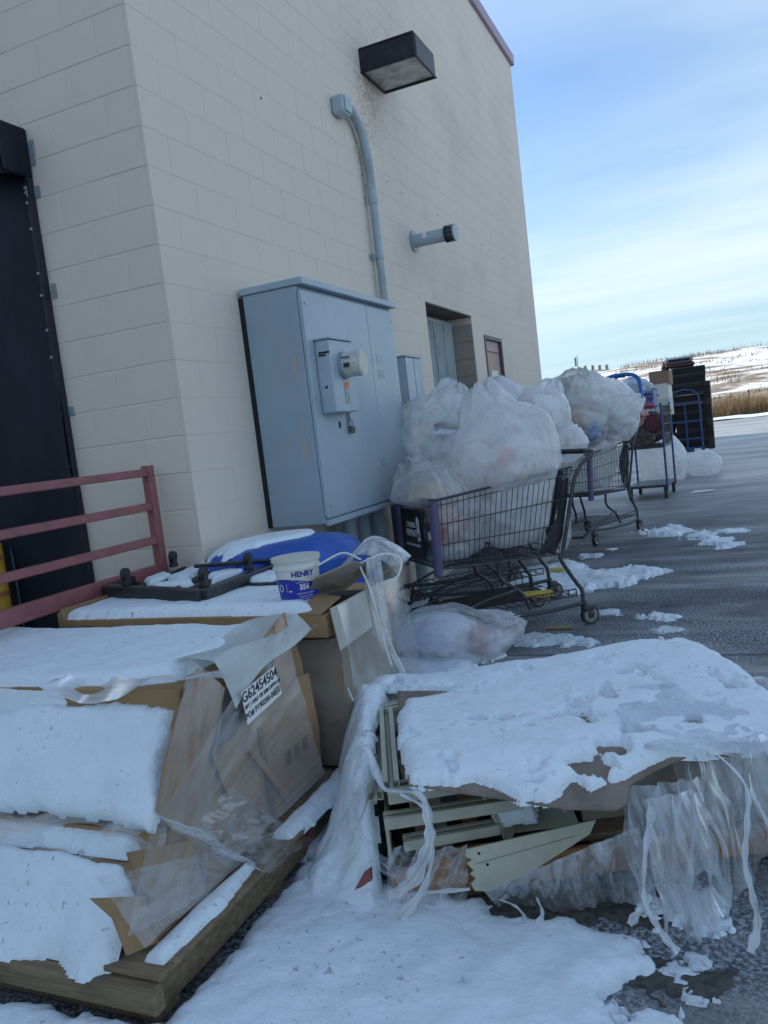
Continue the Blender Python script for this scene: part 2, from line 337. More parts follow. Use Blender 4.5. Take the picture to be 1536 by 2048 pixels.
# ================================================================ SETTING: ground, road, hill
def ground_material():
    m = bpy.data.materials.new('frosted_asphalt'); m.use_nodes = True; t = m.node_tree; b = t.nodes['Principled BSDF']; n = t.nodes.new; l = t.links.new
    tc = n('ShaderNodeTexCoord')
    def noise(sc, det, stretch=None, ro=.6):
        z = n('ShaderNodeTexNoise'); z.inputs['Scale'].default_value = sc; z.inputs['Detail'].default_value = det; z.inputs['Roughness'].default_value = ro
        if stretch: q = n('ShaderNodeMapping'); q.inputs['Scale'].default_value = stretch; l(tc.outputs['Object'], q.inputs[0]); l(q.outputs[0], z.inputs['Vector'])
        else: l(tc.outputs['Object'], z.inputs['Vector'])
        return z.outputs[0]
    def mr(v, a, c, lo=0, hi=1):
        r = n('ShaderNodeMapRange'); l(v, r.inputs[0]); r.inputs[1].default_value = a; r.inputs[2].default_value = c; r.inputs[3].default_value = lo; r.inputs[4].default_value = hi; return r.outputs[0]
    def mx(f, a, c):
        x = n('ShaderNodeMix'); x.data_type = 'RGBA'; l(f, x.inputs['Factor'])
        for i, v in ((6, a), (7, c)):
            if isinstance(v, tuple): x.inputs[i].default_value = (*v, 1)
            else: l(v, x.inputs[i])
        return x.outputs[2]
    def mu(a, c):
        x = n('ShaderNodeMath'); x.operation = 'MULTIPLY'; l(a, x.inputs[0]); (l(c, x.inputs[1]) if not isinstance(c, float) else setattr(x.inputs[1], 'default_value', c)); return x.outputs[0]
    v = n('ShaderNodeTexVoronoi'); v.inputs['Scale'].default_value = 95; l(tc.outputs['Object'], v.inputs['Vector'])
    agg = mx(mr(noise(110, 3), .35, .65), (.009, .011, .014), (.055, .058, .062))
    patch = mr(noise(.9, 6), .42, .62)
    frost = mu(mr(noise(60, 4, ro=.8), .46, .58), mr(noise(1.5, 7), .38, .62, .18, 1.0))
    c1 = mx(frost, agg, (.42, .47, .52))
    # ice film that runs away from the wall, long streaks
    ice = mu(mr(noise(.8, 7, (.5, 1.6, 1)), .44, .62), mr(noise(3, 5, (.35, 2.2, 1)), .35, .65, .35, 1))
    geo = n('ShaderNodeSeparateXYZ'); l(tc.outputs['Object'], geo.inputs[0])
    far = mr(geo.outputs[1], 8.0, 15)
    icef = n('ShaderNodeMath'); icef.operation = 'MAXIMUM'; l(mu(ice, .75), icef.inputs[0]); l(mu(far, mr(noise(.6, 6, (.4, 1.5, 1)), .3, .6, .45, .9)), icef.inputs[1])
    c2 = mx(icef.outputs[0], c1, (.40, .40, .39))
    wet = mu(mr(noise(.50, 6, (.35, 1.9, 1)), .50, .60), mr(noise(6, 5), .35, .6, .15, .5))
    seam = n('ShaderNodeTexWave'); seam.bands_direction = 'Y'; seam.inputs['Scale'].default_value = .085; seam.inputs['Distortion'].default_value = 1.2; seam.inputs['Detail'].default_value = 4; seam.inputs['Phase Offset'].default_value = 1.7; l(tc.outputs['Object'], seam.inputs['Vector'])
    c3 = mx(wet, c2, (.022, .026, .032)); c3 = mx(mr(seam.outputs['Fac'], .9995, 1.0, 0, .7), c3, (.012, .013, .015))
    l(c3, b.inputs['Base Color'])
    l(mr(icef.outputs[0], 0, .8, .75, .38), b.inputs['Roughness']); b.inputs['Specular IOR Level'].default_value = .4
    bm_ = n('ShaderNodeBump'); bm_.inputs['Strength'].default_value = .55; bm_.inputs['Distance'].default_value = .006; l(noise(85, 3), bm_.inputs['Height']); l(bm_.outputs[0], b.inputs['Normal'])
    return m
asph_m = ground_material()
P = np.array([[[x, y, 0] for y in (-60, 0, 12, 54)] for x in (-60, 0, 8, 140)], float)
struct(grid('asphalt_lot', P, asph_m, smooth=False))
xs = np.linspace(13.5, 140, 60); ys = np.linspace(-60, 51, 60); X, Y = np.meshgrid(xs, ys, indexing='ij')
struct(grid('bounce_snow_field', np.stack([X, Y, .10*sm(13.6, 14.6, X)+.10*fbm(np.stack([X*.2, Y*.2, 0*X], -1), 1, 4, 2)*sm(14, 18, X)-.004], -1), snow_m))  # unseen snow beside the lot, added to bounce sunlight onto the wall

def hill_z(x, y):
    p = np.stack([x*.03, y*.03, 0*x], -1)
    ridge = 1.4+.0475*128
    base = sm(56, 128, y)*ridge*(1-.35*sm(-5, -45, x)) - .25*sm(52, 55, y)*(1-sm(55, 60, y))
    return base+sm(58, 90, y)*(.6*fbm(p, 1, 5, 3)+.25*fbm(p, 6, 4, 5)) - .02
def hill_mat():
    m = bpy.data.materials.new('snowy_scrub_hill'); m.use_nodes = True; t = m.node_tree; b = t.nodes['Principled BSDF']; n = t.nodes.new; l = t.links.new
    tc = n('ShaderNodeTexCoord'); mp = n('ShaderNodeMapping'); l(tc.outputs['Object'], mp.inputs[0]); mp.inputs['Scale'].default_value = (.5, 1, 2.6)
    z = n('ShaderNodeTexNoise'); l(mp.outputs[0], z.inputs['Vector']); z.inputs['Scale'].default_value = .16; z.inputs['Detail'].default_value = 9; z.inputs['Roughness'].default_value = .72
    r = n('ShaderNodeMapRange'); l(z.outputs[0], r.inputs[0]); r.inputs[1].default_value = .455; r.inputs[2].default_value = .52
    sx = n('ShaderNodeSeparateXYZ'); l(tc.outputs['Object'], sx.inputs[0])
    g = n('ShaderNodeMapRange'); l(sx.outputs[1], g.inputs[0]); g.inputs[1].default_value = 58; g.inputs[2].default_value = 66; g.inputs[3].default_value = 1; g.inputs[4].default_value = 0
    z2 = n('ShaderNodeTexNoise'); l(tc.outputs['Object'], z2.inputs['Vector']); z2.inputs['Scale'].default_value = 1.3; z2.inputs['Detail'].default_value = 6
    c = n('ShaderNodeMapRange'); l(z2.outputs[0], c.inputs[0]); c.inputs[1].default_value = .35; c.inputs[2].default_value = .65
    br = n('ShaderNodeMix'); br.data_type = 'RGBA'; l(c.outputs[0], br.inputs['Factor']); br.inputs[6].default_value = (.16, .12, .085, 1); br.inputs[7].default_value = (.32, .24, .16, 1)
    x = n('ShaderNodeMix'); x.data_type = 'RGBA'; l(r.outputs[0], x.inputs['Factor']); x.inputs[6].default_value = (.82, .84, .86, 1); l(br.outputs[2], x.inputs[7])
    gg = n('ShaderNodeMath'); gg.operation = 'MULTIPLY'; l(g.outputs[0], gg.inputs[0]); gg.inputs[1].default_value = .8
    y = n('ShaderNodeMix'); y.data_type = 'RGBA'; l(gg.outputs[0], y.inputs['Factor']); l(x.outputs[2], y.inputs[6]); l(br.outputs[2], y.inputs[7])
    l(y.outputs[2], b.inputs['Base Color']); b.inputs['Roughness'].default_value = .9
    return m
xs = np.linspace(-70, 140, 260); ys = np.concatenate([np.linspace(51.5, 60, 24), np.linspace(60.6, 150, 130), np.linspace(160, 420, 12)])
X, Y = np.meshgrid(xs, ys, indexing='ij')
struct(grid('snowy_hill', np.stack([X, Y, hill_z(X, Y)], -1), hill_mat()))
xs = np.linspace(-60, 140, 500); ys = np.linspace(51.3, 53.0, 12); X, Y = np.meshgrid(xs, ys, indexing='ij')
pp = np.stack([X, Y*2, 0*X], -1)
zb = (.20+.10*fbm(pp, .6, 4, 9))*np.sin(np.pi*np.clip((Y-51.3)/1.7+.25*fbm(pp, .35, 3, 4), 0, 1))-.02
struct(grid('snow_kerb_bank', np.stack([X, Y, zb], -1), snow_m))
# dry reeds along the foot of the hill: thin real blades
rng = np.random.default_rng(5)
def blades(name, n, xr, yr, h, w, m, label, cat, zf=hill_z, clump=0, lean=.25):
    x = rng.uniform(*xr, n); y = rng.uniform(*yr, n)
    if clump: k = vn(np.stack([x*.35, y*.35, 0*x], -1), 7) > clump-1; x, y = x[k], y[k]
    n = len(x); z = zf(x, y)-.05; hh = rng.uniform(*h, n)*(1+.3*vn(np.stack([x*.3, y*.3, 0*x], -1), 3)); a = rng.uniform(0, 6.28, n); dx = rng.normal(0, lean, n)*hh; dy = rng.normal(0, lean, n)*hh
    c, s_ = np.cos(a)*w, np.sin(a)*w
    V = np.stack([np.stack([x-c, y-s_, z], -1), np.stack([x+c, y+s_, z], -1), np.stack([x+dx, y+dy, z+hh], -1)], 1).reshape(-1, 3)
    me = bpy.data.meshes.new(name); me.vertices.add(3*n); me.vertices.foreach_set('co', V.astype(np.float32).ravel()); me.loops.add(3*n); me.loops.foreach_set('vertex_index', np.arange(3*n, dtype=np.int32))
    me.polygons.add(n); me.polygons.foreach_set('loop_start', np.arange(0, 3*n, 3, dtype=np.int32)); me.polygons.foreach_set('loop_total', np.full(n, 3, dtype=np.int32)); me.update(calc_edges=True); me.materials.append(m)
    o = bpy.data.objects.new(name, me); C.objects.link(o); tag(o, label, cat, kind='stuff')
reed_m = mat('dry_reed', (.34, .24, .13), .9, spec=.1, col2=(.22, .15, .085), cscale=.7)
twig_m = mat('bare_twig', (.16, .125, .10), .9, spec=.1)
blades('dry_grass', 26000, (-6, 16), (54.5, 59), (.5, 1.5), .025, reed_m, 'tall dry brown grass growing in a band at the foot of the snowy hill', 'grass')
blades('scrub', 9000, (-10, 30), (62, 122), (.2, .7), .04, twig_m, 'sparse dry brush poking through the snow on the hillside', 'brush', clump=1.1)
blades('skyline_brush', 1500, (-3, 17), (124, 132), (.2, .9), .014, twig_m, 'bare thin bushes standing along the skyline of the hill', 'brush', clump=1.0, lean=.15)
# wire fence posts at the foot of the hill
fp = None
for i, x in enumerate(np.arange(1.5, 12, 2.6)):
    z = float(hill_z(np.array([x]), np.array([60.5]))[0])
    if fp is None:
        fp = thing('fence_post', 'leftmost thin metal fence post standing in the dry grass below the hill', 'post', (x, 60.5, z), group='thin fence posts below the hill')
        MB().tube([(0, 0, -.2), (0, 0, 1.5)], .04, 6).build('post', cart_t, fp); q = MB().box((-.06, -.06, 1.5), (.06, .06, 1.56)).build('post_cap', cart_t, fp)
    else:
        o = fp.copy(); C.objects.link(o); o.location = (x, 60.5, z); o['label'] = ('', 'second thin metal fence post from the left in the dry grass below the hill', 'middle one of five thin metal fence posts below the hill', 'fourth thin metal fence post from the left in the dry grass below the hill', 'rightmost thin metal fence post in the dry grass below the hill')[i]
        for ch in fp.children:
            c_ = ch.copy(); C.objects.link(c_); c_.parent = o

# ================================================================ BUILDING
YC, YF, ZT = 3.505, 12.73, 6.80        # near corner, far corner, roof
bld = thing('store_building', 'tall beige painted concrete block building with a purple metal coping on the left', 'building')
OP = (7.57, 9.13, 0.0, 2.67); DR = (9.58, 10.39, 0.0, 2.485)
w = MB(); D = -.30; E = -.0022
def wseg(y0, y1, z0, z1): w.box((D, y0, z0), (E, y1, z1))
wseg(YC+.004, OP[0], 0, ZT); wseg(OP[0], OP[1], OP[3], ZT); wseg(OP[1], DR[0], 0, ZT); wseg(DR[0], DR[1], DR[3], ZT); wseg(DR[1], YF, 0, ZT)
w.box((-14, YC+.0035, 0), (D, YC+.3, ZT)); w.box((-14, YF-.3, 0), (D, YF, ZT)); w.box((-14, YC+.3, ZT-.3), (D, YF-.3, ZT-.05))
w.build('wall', core_m, bld)
MB().box((-14, YF, 0), (-5.2, 33, ZT)).build('rear_wing', wall_m, bld)
MB().box((-14, -22, 0), (-6.2, YC-.06, ZT-.3)).build('unseen_shade_block', wall_m, bld)  # unseen block added to keep sun and sky light off the end wall
# masonry: every block a piece
CH, BL, G, TH = .1985, .397, .0030, .022
z0c = 1.932-9*CH
rb = random.Random(3)
def clip(a0, a1, z0, z1, holes):
    out = [(a0, a1, z0, z1)]
    for h in holes:
        nw = []
        for (p, q, r, s_) in out:
            if q <= h[0] or p >= h[1] or s_ <= h[2] or r >= h[3]: nw.append((p, q, r, s_)); continue
            if p < h[0]: nw.append((p, h[0], r, s_))
            if q > h[1]: nw.append((h[1], q, r, s_))
            if s_ > h[3]: nw.append((max(p, h[0]), min(q, h[1]), h[3], s_))
        out = nw
    return [o for o in out if o[1]-o[0] > .02 and o[3]-o[2] > .02]
cache = {}
def block_obj(face, a0, a1, z0, z1):
    L_, H_ = round(a1-a0, 4), round(z1-z0, 4)
    k = (face, L_, H_)
    if k not in cache:
        b = MB()
        if face == 'side': b.box((-TH, .0009, G*.35), (0, L_-.0009, H_-G*.35), .0012)
        else: b.box((G, 0, G), (L_-G, TH, H_-G), .0035)
        o = b.build('block', wall_m, bld); cache[k] = o
    else:
        o = cache[k].copy(); C.objects.link(o); o.parent = bld
    j = rb.uniform(-.0012, .0002)
    o.location = (j, a0, z0) if face == 'side' else (a0, YC-j, z0)
far_b = MB(); count = 0
for k in range(-1, 35):
    z0 = z0c+k*CH; z1 = min(z0+CH, ZT); z0 = max(z0, 0)
    if z1-z0 < .03: continue
    # side wall
    y = YC-(0 if k % 2 else BL/2)
    while y < YF:
        for (p, q, r, s_) in clip(max(y, YC), min(y+BL, YF), z0, z1, (OP, DR)):
            near = (p < 6.0 and r < 4.6 and r > .6)
            if near and count < 220: block_obj('side', p, q, r, s_); count += 1
            else: far_b.box((-TH, p+.0005, r+.0007), (rb.uniform(-.0006, 0), q-.0005, s_-.0007), .0008)
        y += BL
    # end wall beside the loading dock
    x = -.0225+(0 if k % 2 == 0 else BL/2)
    while x > -1.7:
        x1 = min(x, -.0225); x0 = max(x-BL, -2.2)
        if x1-x0 > .03:
            if z0 < 4.7 and z0 > .5 and x0 > -1.2: block_obj('end', x0, x1, z0, z1); count += 1
            else: far_b.box((x0+G, YC, z0+G), (x1-G, YC+TH, z1-G), .0035)
        x -= BL
far_b.build('block', wall_m, bld)['kind'] = 'stuff'
MB().box((-2.2, YC+.001, 4.2), (-14, YC+.02, ZT)).build('end_wall_panel', wall_m, bld)
cp = MB(); cp.box((-.35, YC-.05, ZT-.04), (.05, YF+.05, ZT+.12), .008); cp.build('coping', coping_m, bld)
MB().box((-14, YC-.05, ZT-.04), (-.352, YC+.3, ZT+.12), .008).build('coping', coping_m, bld)
MB().box((-14, YF-.25, ZT-.04), (-.352, YF+.05, ZT+.12), .008).build('coping', coping_m, bld)
# freight opening: deep jambs, steel lintel, strip curtain at the back
reveal_m = mat('darker_reveal', (.36, .32, .28), .85, col2=(.30, .265, .23), cscale=3, dirt=(.20, .18, .15), dscale=2)  # jamb colour, darker than the wall face
MB().box((-.302, OP[0]-.05, OP[3]-.012), (-.001, OP[1]+.02, OP[3]+.03)).build('lintel', mat('rusty_lintel', (.13, .11, .09), .7, dirt=(.09, .06, .05)), bld)
for k in range(14):
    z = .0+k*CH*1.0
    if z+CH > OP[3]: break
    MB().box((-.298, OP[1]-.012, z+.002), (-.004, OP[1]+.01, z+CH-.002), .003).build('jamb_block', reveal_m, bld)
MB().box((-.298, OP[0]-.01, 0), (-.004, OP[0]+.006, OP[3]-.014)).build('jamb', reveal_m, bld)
MB().box((-.9, OP[0]-.2, 0), (-.86, OP[1]+.2, OP[3]+.2)).build('room_back', dark_gap, bld)
cur = thing('ribbed_shutter', 'pale ribbed metal shutter standing inside the deep opening in the block wall', 'shutter', (-.24, 8.35, 2.6))
for k in range(9):
    y0 = OP[0]-8.35+.02+k*.168; pts = []
    us = np.linspace(0, 1, 19); zs = np.linspace(0, -2.45, 8)
    P = np.array([[[.014*math.copysign(min(1, abs(1.6*math.sin(u*12.566))), math.sin(u*12.566))+.006*(k % 2), y0+u*.172+.004*math.sin(z*1.3+k*2.3), z] for z in zs] for u in us])
    grid('ribbed_sheet', P, strip_m, cur)
MB().tube([(0, OP[0]-8.33, .0), (0, OP[1]-8.37, .0)], .02, 8).build('top_rail', galv, cur)
# steel door
door = MB(); fr_m = mat('door_frame_paint', (.09, .07, .08), .5)
fr = MB(); fr.box((-.10, DR[0], 0), (.012, DR[0]+.045, DR[3]-.045)); fr.box((-.10, DR[1]-.045, 0), (.012, DR[1], DR[3]-.045)); fr.box((-.10, DR[0], DR[3]-.045), (.012, DR[1], DR[3])); fr.build('door_frame', fr_m, bld)
d = MB().box((-.07, DR[0]+.048, .01), (-.03, DR[1]-.048, DR[3]-.19), .004).build('door', mat('pinkish_door_paint', (.42, .28, .24), .6, dirt=(.3, .2, .17)), bld)
MB().box((-.06, DR[0]+.048, DR[3]-.18), (-.03, DR[1]-.048, DR[3]-.05)).build('transom_panel', mat('transom', (.42, .30, .27), .6), bld)
MB().box((-.0285, DR[0]+.30, 1.98), (-.025, DR[0]+.60, 2.07)).build('door_sign', paper, d)
MB().box((-.0285, DR[0]+.30, 1.90), (-.025, DR[0]+.40, 1.945)).build('door_sign', paper, d)
# anchor holes and small stains in the wall
hb = MB()
for (px, py) in ((915, 458), (964, 490), (979, 500), (1005, 517), (1028, 533), (774, 364), (804, 386), (522, 196), (838, 594), (875, 430)):
    p = at('x', .0015, px, py); hb.tube([p, p+np.array([.001, 0, 0])], .012 if px > 900 else .008, 8)
hb.build('anchor_hole', dark_gap, bld)['kind'] = 'stuff'

# ================================================================ DOCK SHELTER (left)
dk = thing('dock_shelter', 'black vinyl loading dock shelter with bolted side curtain on the left wall', 'dock shelter', (-1.5, YC, 0))
def dloc(x, z, y=0): return (x+1.5, y, z)
def pad(name, poly, d, m=black_vinyl, bump=.0):
    return prism([dloc(x, z, 0) for x, z in poly], (0, -d, 0)).build(name, m, dk)
# side curtain: bulging sheet
us = np.linspace(0, 1, 24); zs = np.linspace(0, 1, 60); P = np.zeros((24, 60, 3))
for i, u in enumerate(us):
    for j, v in enumerate(zs):
        z = .25+v*2.83
        P[i, j] = (-.775-.03*sm(1.6, 3.1, z)+1.5-u*.62, -.03-.16*math.sin(min(1, u*1.5)*math.pi/2)-.02*math.sin(u*9+z*1.3)-.015*math.sin(z*5+u*3), z)
grid('side_curtain', P, black_vinyl, dk)
MB().box(dloc(-1.37, .2, -.12), dloc(-2.2, 3.05, -.02)).build('backing_panel', dark_gap, dk)
MB().box(dloc(-.800, .25, -.045), dloc(-.774, 3.07, -.004)).build('edge_angle', mat('dark_angle', (.03, .035, .045), .4, metal=.4), dk)
seam = MB()
for i in range(2):
    xx = -1.16-.2*i; seam.tube([dloc(xx, .3+.5*k, -.20-.004*k) for k in range(5)], .006, 5)
seam.build('curtain_seam', mat('seam', (.07, .085, .11), .5), dk)
# head curtain, sagging lower edge
P = np.zeros((30, 14, 3))
for i, u in enumerate(np.linspace(0, 1, 30)):
    for j, v in enumerate(np.linspace(0, 1, 14)):
        x = -.765-u*1.1; top = 3.30+.02*u; bot = 3.02+.16*u*u
        z = top+(bot-top)*v
        P[i, j] = (x+1.5, -.03-.25*math.sin(v*math.pi*.6)-.02*math.sin(u*14+v*3), z)
grid('head_curtain', P, black_vinyl, dk)
MB().box(dloc(-.80, 3.035, -.20), dloc(-.765, 3.30, -.002), .01).build('head_end_cap', black_vinyl, dk)
bz = mat('bracket_zinc', (.30, .36, .40), .4, metal=.3)
for (z, hh) in ((3.10, .12), (2.93, .06), (1.73, .05)):
    b = MB(); b.box(dloc(-.79, z, -.006), dloc(-.735, z+hh, 0)); b.box(dloc(-.79, z, -.05), dloc(-.785, z+hh, -.006)); b.build('bracket', bz, dk)
MB().box(dloc(-.765, 3.14, -.004), dloc(-.728, 3.235, 0)).build('old_bracket_plate', mat('painted_plate', (.33, .31, .28), .7), dk)
MB().box(dloc(-.765, 2.38, -.004), dloc(-.728, 2.46, 0)).build('old_bracket_plate', mat('painted_plate2', (.28, .26, .25), .7), dk)
for z in (2.98, 2.955, 2.9, 2.76, 2.52, 2.40, 2.21, 2.06, 1.72, 1.45, 1.15):
    MB().tube([dloc(-.795, z, -.04), dloc(-.795, z, -.052)], .008, 8).build('bolt', bz, dk)

# ================================================================ RED GUARD RAIL, YELLOW BOLLARD
gr = thing('guard_rail', 'red painted steel guard rail beside the dock at the left', 'railing', (-.2, 3.4, 0))
def rb_(name, a, b): MB().box(a, b, .004).build(name, red_steel, gr)
rb_('post', (-.025, -.025, 0), (.025, .025, 1.40)); rb_('post', (-.025, -2.45, 0), (.025, -2.40, 1.40))
for z in (1.365, 1.185, 1.005): rb_('rail', (-.02, -2.40, z-.02), (.02, -.026, z+.02))
rb_('toe_rail', (-.022, -2.40, .80), (.022, -.026, .875))
bo = thing('bollard', 'yellow steel bollard in front of the black dock curtain at the left edge', 'bollard', (-1.165, 3.15, 0))
t = MB().tube([(0, 0, 0), (0, 0, 1.02), (0, 0, 1.05), (0, 0, 1.07)], .075, 20).build('post', yellow_m, bo)
MB().tube([(0, 0, 1.07), (0, 0, 1.09)], .06, 20, r2=.02).build('cap', yellow_m, bo)
for z in (.98, .78): MB().tube([(0, 0, z), (0, 0, z+.03)], .078, 20).build('wear_band', wood2, bo)

# ================================================================ WALL FITTINGS
wl = thing('wall_light', 'dark bronze box wall light with a glass lens high on the wall', 'wall light', (0, 6.835, 4.56))
h = MB(); y0, y1, zb, zt = -.255, .255, -.085, .11
h.box((0, y0, zt-.02), (.50, y1, zt), .006); h.box((0, y0, zb), (.50, y0+.02, zt-.021), .005); h.box((0, y1-.02, zb), (.50, y1, zt-.021), .005); h.box((.482, y0+.021, zb), (.505, y1-.021, zt-.021), .005); h.box((.002, y0+.021, zb), (.02, y1-.021, zt-.021))
h.build('housing', bronze, wl)
MB().box((.021, y0+.022, zb+.004), (.481, y1-.022, zb+.02)).build('lens', lens_m, wl)
rim = MB(); 
for a, b in (((.0, y0-.006, zb-.012), (.508, y0+.014, zb)), ((.0, y1-.014, zb-.012), (.508, y1+.006, zb)), ((.488, y0+.015, zb-.012), (.508, y1-.015, zb)), ((0, y0+.015, zb-.012), (.016, y1-.015, zb))): rim.box(a, b, .002)
rim.build('lens_frame', bronze, wl)
# straw and dried plant scraps clinging below the light and on the conduit elbow
straw = MB(); rr = random.Random(8)
for i in range(900):
    k = rr.random()
    if k < .55: y, z = 6.72+rr.gauss(0, .16), 4.44-abs(rr.gauss(0, .26)); 
    elif k < .8: y, z = 6.2+rr.random()*.35, 4.0-rr.random()*.35+rr.gauss(0, .03)
    elif k < .93: y, z = 6.36+rr.gauss(0, .03), 3.3+rr.random()*.5
    else: y, z = 7.2+rr.gauss(0, .25), 4.75+rr.random()*.6
    l_ = rr.uniform(.01, .045) if k < .93 else rr.uniform(.03, .06); a = rr.gauss(1.57, .7); x = .004+rr.random()*.012
    dy, dz = math.cos(a)*l_, math.sin(a)*l_; t_ = .0022
    straw.add([(x, y-t_, z), (x, y+t_, z), (x+rr.uniform(0, .01), y+dy, z+dz)], [(0, 1, 2)])
for i in range(260):
    y, z = 6.62+rr.random()*.42, 4.455+rr.uniform(-.05, .02); x = .01+rr.random()*.06*(1-abs(y-6.85)*2.0)+.02; l_ = rr.uniform(.015, .05); a = rr.uniform(0, 6.28)
    straw.add([(x, y-.002, z), (x, y+.002, z), (x+rr.uniform(-.01, .02), y+math.cos(a)*l_, z+math.sin(a)*l_)], [(0, 1, 2)])
tag(straw.build('straw_debris', mat('old_straw', (.10, .07, .05), .9), None), 'dry straw and nest scraps stuck to the wall below the light', 'debris', kind='stuff')

cd = thing('conduit', 'thin grey steel conduit running from a wall elbow down to the electric cabinet', 'conduit', (0, 6.37, 2.35))
path = [(.03, -.40, 1.64), (.06, -.33, 1.655), (.06, -.22, 1.64), (.06, -.10, 1.56), (.06, -.03, 1.42), (.06, -.005, 1.25), (.06, 0, 1.0)]
MB().tube(catmull(path, 6), .038, 12).build('bend', pvc, cd)
MB().tube([(.06, 0, 1.0), (.06, .0, -.0), (.06, .0, -1.4)], .033, 12).build('pipe', pvc, cd)
MB().tube([(.06, 0, .98), (.06, 0, 1.06)], .040, 12).build('coupling', pvc, cd)
lb = MB(); lb.box((0, -.49, 1.56), (.11, -.34, 1.70), .015); lb.build('elbow_box', galv, cd); MB().box((.112, -.475, 1.575), (.120, -.36, 1.69), .003).build('elbow_cover', galv, cd)
for z in (.53, -.45):
    s_ = MB(); s_.tube([(.06, 0, z), (.06, 0, z+.035)], .039, 12); s_.box((0, -.085, z), (.006, .085, z+.035)); s_.box((0, -.046, z), (.06, -.040, z+.035)); s_.build('strap', bz, cd)

vp = thing('vent_pipe', 'short grey vent pipe with a capped end sticking out of the wall', 'vent pipe', (0, 7.42, 3.215))
MB().tube([(0, 0, 0), (.012, 0, 0), (.02, 0, 0)], .10, 24).build('flange', pvc, vp)
MB().tube([(.02, 0, 0), (.33, 0, .0)], .062, 20).build('pipe', galv, vp)
MB().tube([(.33, 0, 0), (.345, 0, 0)], .078, 20).build('cap_ring', plast_black, vp)
c_ = MB().tube([(.345, 0, 0), (.415, 0, 0)], .066, 20).build('vent_cap', mat('vent_mesh', (.06, .065, .07), .5), vp)
MB().tube([(.415, 0, 0), (.43, 0, 0)], .080, 20).build('cap_ring', galv_d, vp)
for k in range(10):
    a = k*.628; MB().tube([(.345, .072*math.cos(a), .072*math.sin(a)), (.415, .072*math.cos(a), .072*math.sin(a))], .005, 5).build('rib', plast_black, vp)
MB().box((.12, -.068, -.005), (.16, -.0625, .05)).build('tag', paper, vp)

# electric cabinet
ec = thing('electric_cabinet', 'large grey steel electrical cabinet with a round meter and padlock on the wall', 'electric cabinet', (0, 4.19, .93))
W_, H_, D_ = 1.42, 1.43, .415
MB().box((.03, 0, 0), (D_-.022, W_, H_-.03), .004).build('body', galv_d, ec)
MB().box((.0, -.004, .0), (.028, W_+.004, H_-.04)).build('shadow_strip', dark_gap, ec)  # near-black strip paints in the shadow between cabinet and wall
MB().box((.02, -.012, H_-.028), (D_+.03, W_+.012, H_+.012), .004).build('top_cap', galv, ec)
MB().box((D_-.02, .012, .03), (D_-.0, W_*.66-.003, H_-.05), .006).build('door', galv, ec)
MB().box((D_-.02, W_*.66+.003, .03), (D_-.0, W_-.012, H_-.05), .006).build('door', galv, ec)
MB().tube([(D_-.012, .004, .05), (D_-.012, .004, H_-.07)], .006, 8).build('hinge', galv_d, ec)
MB().box((D_-.02, 0.0, -.012), (D_+.006, W_, .022), .003).build('bottom_lip', galv, ec)
mb_ = MB().box((D_+.001, .10, .65), (D_+.10, .415, 1.08), .006).build('meter_box', galv, ec)
MB().box((D_+.001, .095, 1.083), (D_+.108, .42, 1.092)).build('meter_box_cap', galv_d, ec)
MB().tube([(D_+.10, .262, .93), (D_+.12, .262, .93)], .084, 28).build('meter_ring', bz, ec)
mt = MB().tube([(D_+.12, .262, .93), (D_+.20, .262, .93), (D_+.225, .262, .93), (D_+.23, .262, .93)], .076, 28).build('meter', mat('meter_glass', (.62, .62, .56), .12, spec=.8, col2=(.45, .45, .42), cscale=12), ec)
MB().tube([(D_+.2305, .262, .93), (D_+.234, .262, .93)], .066, 28).build('meter_dial', mat('meter_dial', (.52, .48, .40), .3), mt)
MB().box((D_+.14, .176, .91), (D_+.175, .184, .935)).build('meter_label', ink, mt)
MB().box((D_+.130, .176, .965), (D_+.180, .184, .972)).build('meter_label', ink, mt)
MB().box((D_+.101, .235, .795), (D_+.103, .300, .83)).build('sticker', mat('orange_sticker', (.75, .22, .10), .6), mb_)
MB().box((D_+.101, .235, .70), (D_+.103, .300, .79)).build('sticker', mat('grey_sticker', (.22, .25, .25), .5, col2=(.4, .42, .42), cscale=30), mb_)
for (z, l_) in ((1.0, .075), (.985, .05), (.80, .03), (.795, .02)):
    MB().box((D_+.02+.03*(l_ < .04)+rb.random()*.01, .0985, z), (D_+.02+l_, .0995, z+.012)).build('paint_scrape', dark_gap, mb_)
hs = MB(); hs.box((D_+.001, .425, .56), (D_+.012, .455, .70), .002); hs.build('hasp', galv_d, ec)
pdl = MB().box((D_+.012, .415, .52), (D_+.035, .462, .565), .005).build('padlock', mat('padlock_brass', (.10, .105, .11), .35, metal=.6), ec)
MB().tube(catmull([(D_+.024, .423, .562), (D_+.024, .423, .595), (D_+.024, .438, .607), (D_+.024, .454, .595), (D_+.024, .454, .562)], 4), .004, 6).build('shackle', bz, pdl)
MB().tube([(D_+.014, .440, .60), (D_+.012, .43, .72)], .004, 6).build('seal_wire', mat('red_wire', (.25, .08, .06), .5), ec)
MB().box((D_+.001, .30, .56), (D_+.004, .325, .60)).build('stamp_mark', ink, ec)
for (y, z) in ((.05, .10), (.05, .75), (.05, 1.3), (.90, .10), (1.36, .10), (1.36, .75), (1.36, 1.3)):
    MB().tube([(D_+.0005, y, z), (D_+.005, y, z)], .008, 8).build('screw', galv_d, ec)
MB().box((D_+.001, W_*.66-.05, .28), (D_+.006, W_*.66+.02, .33), .002).build('latch', galv_d, ec)
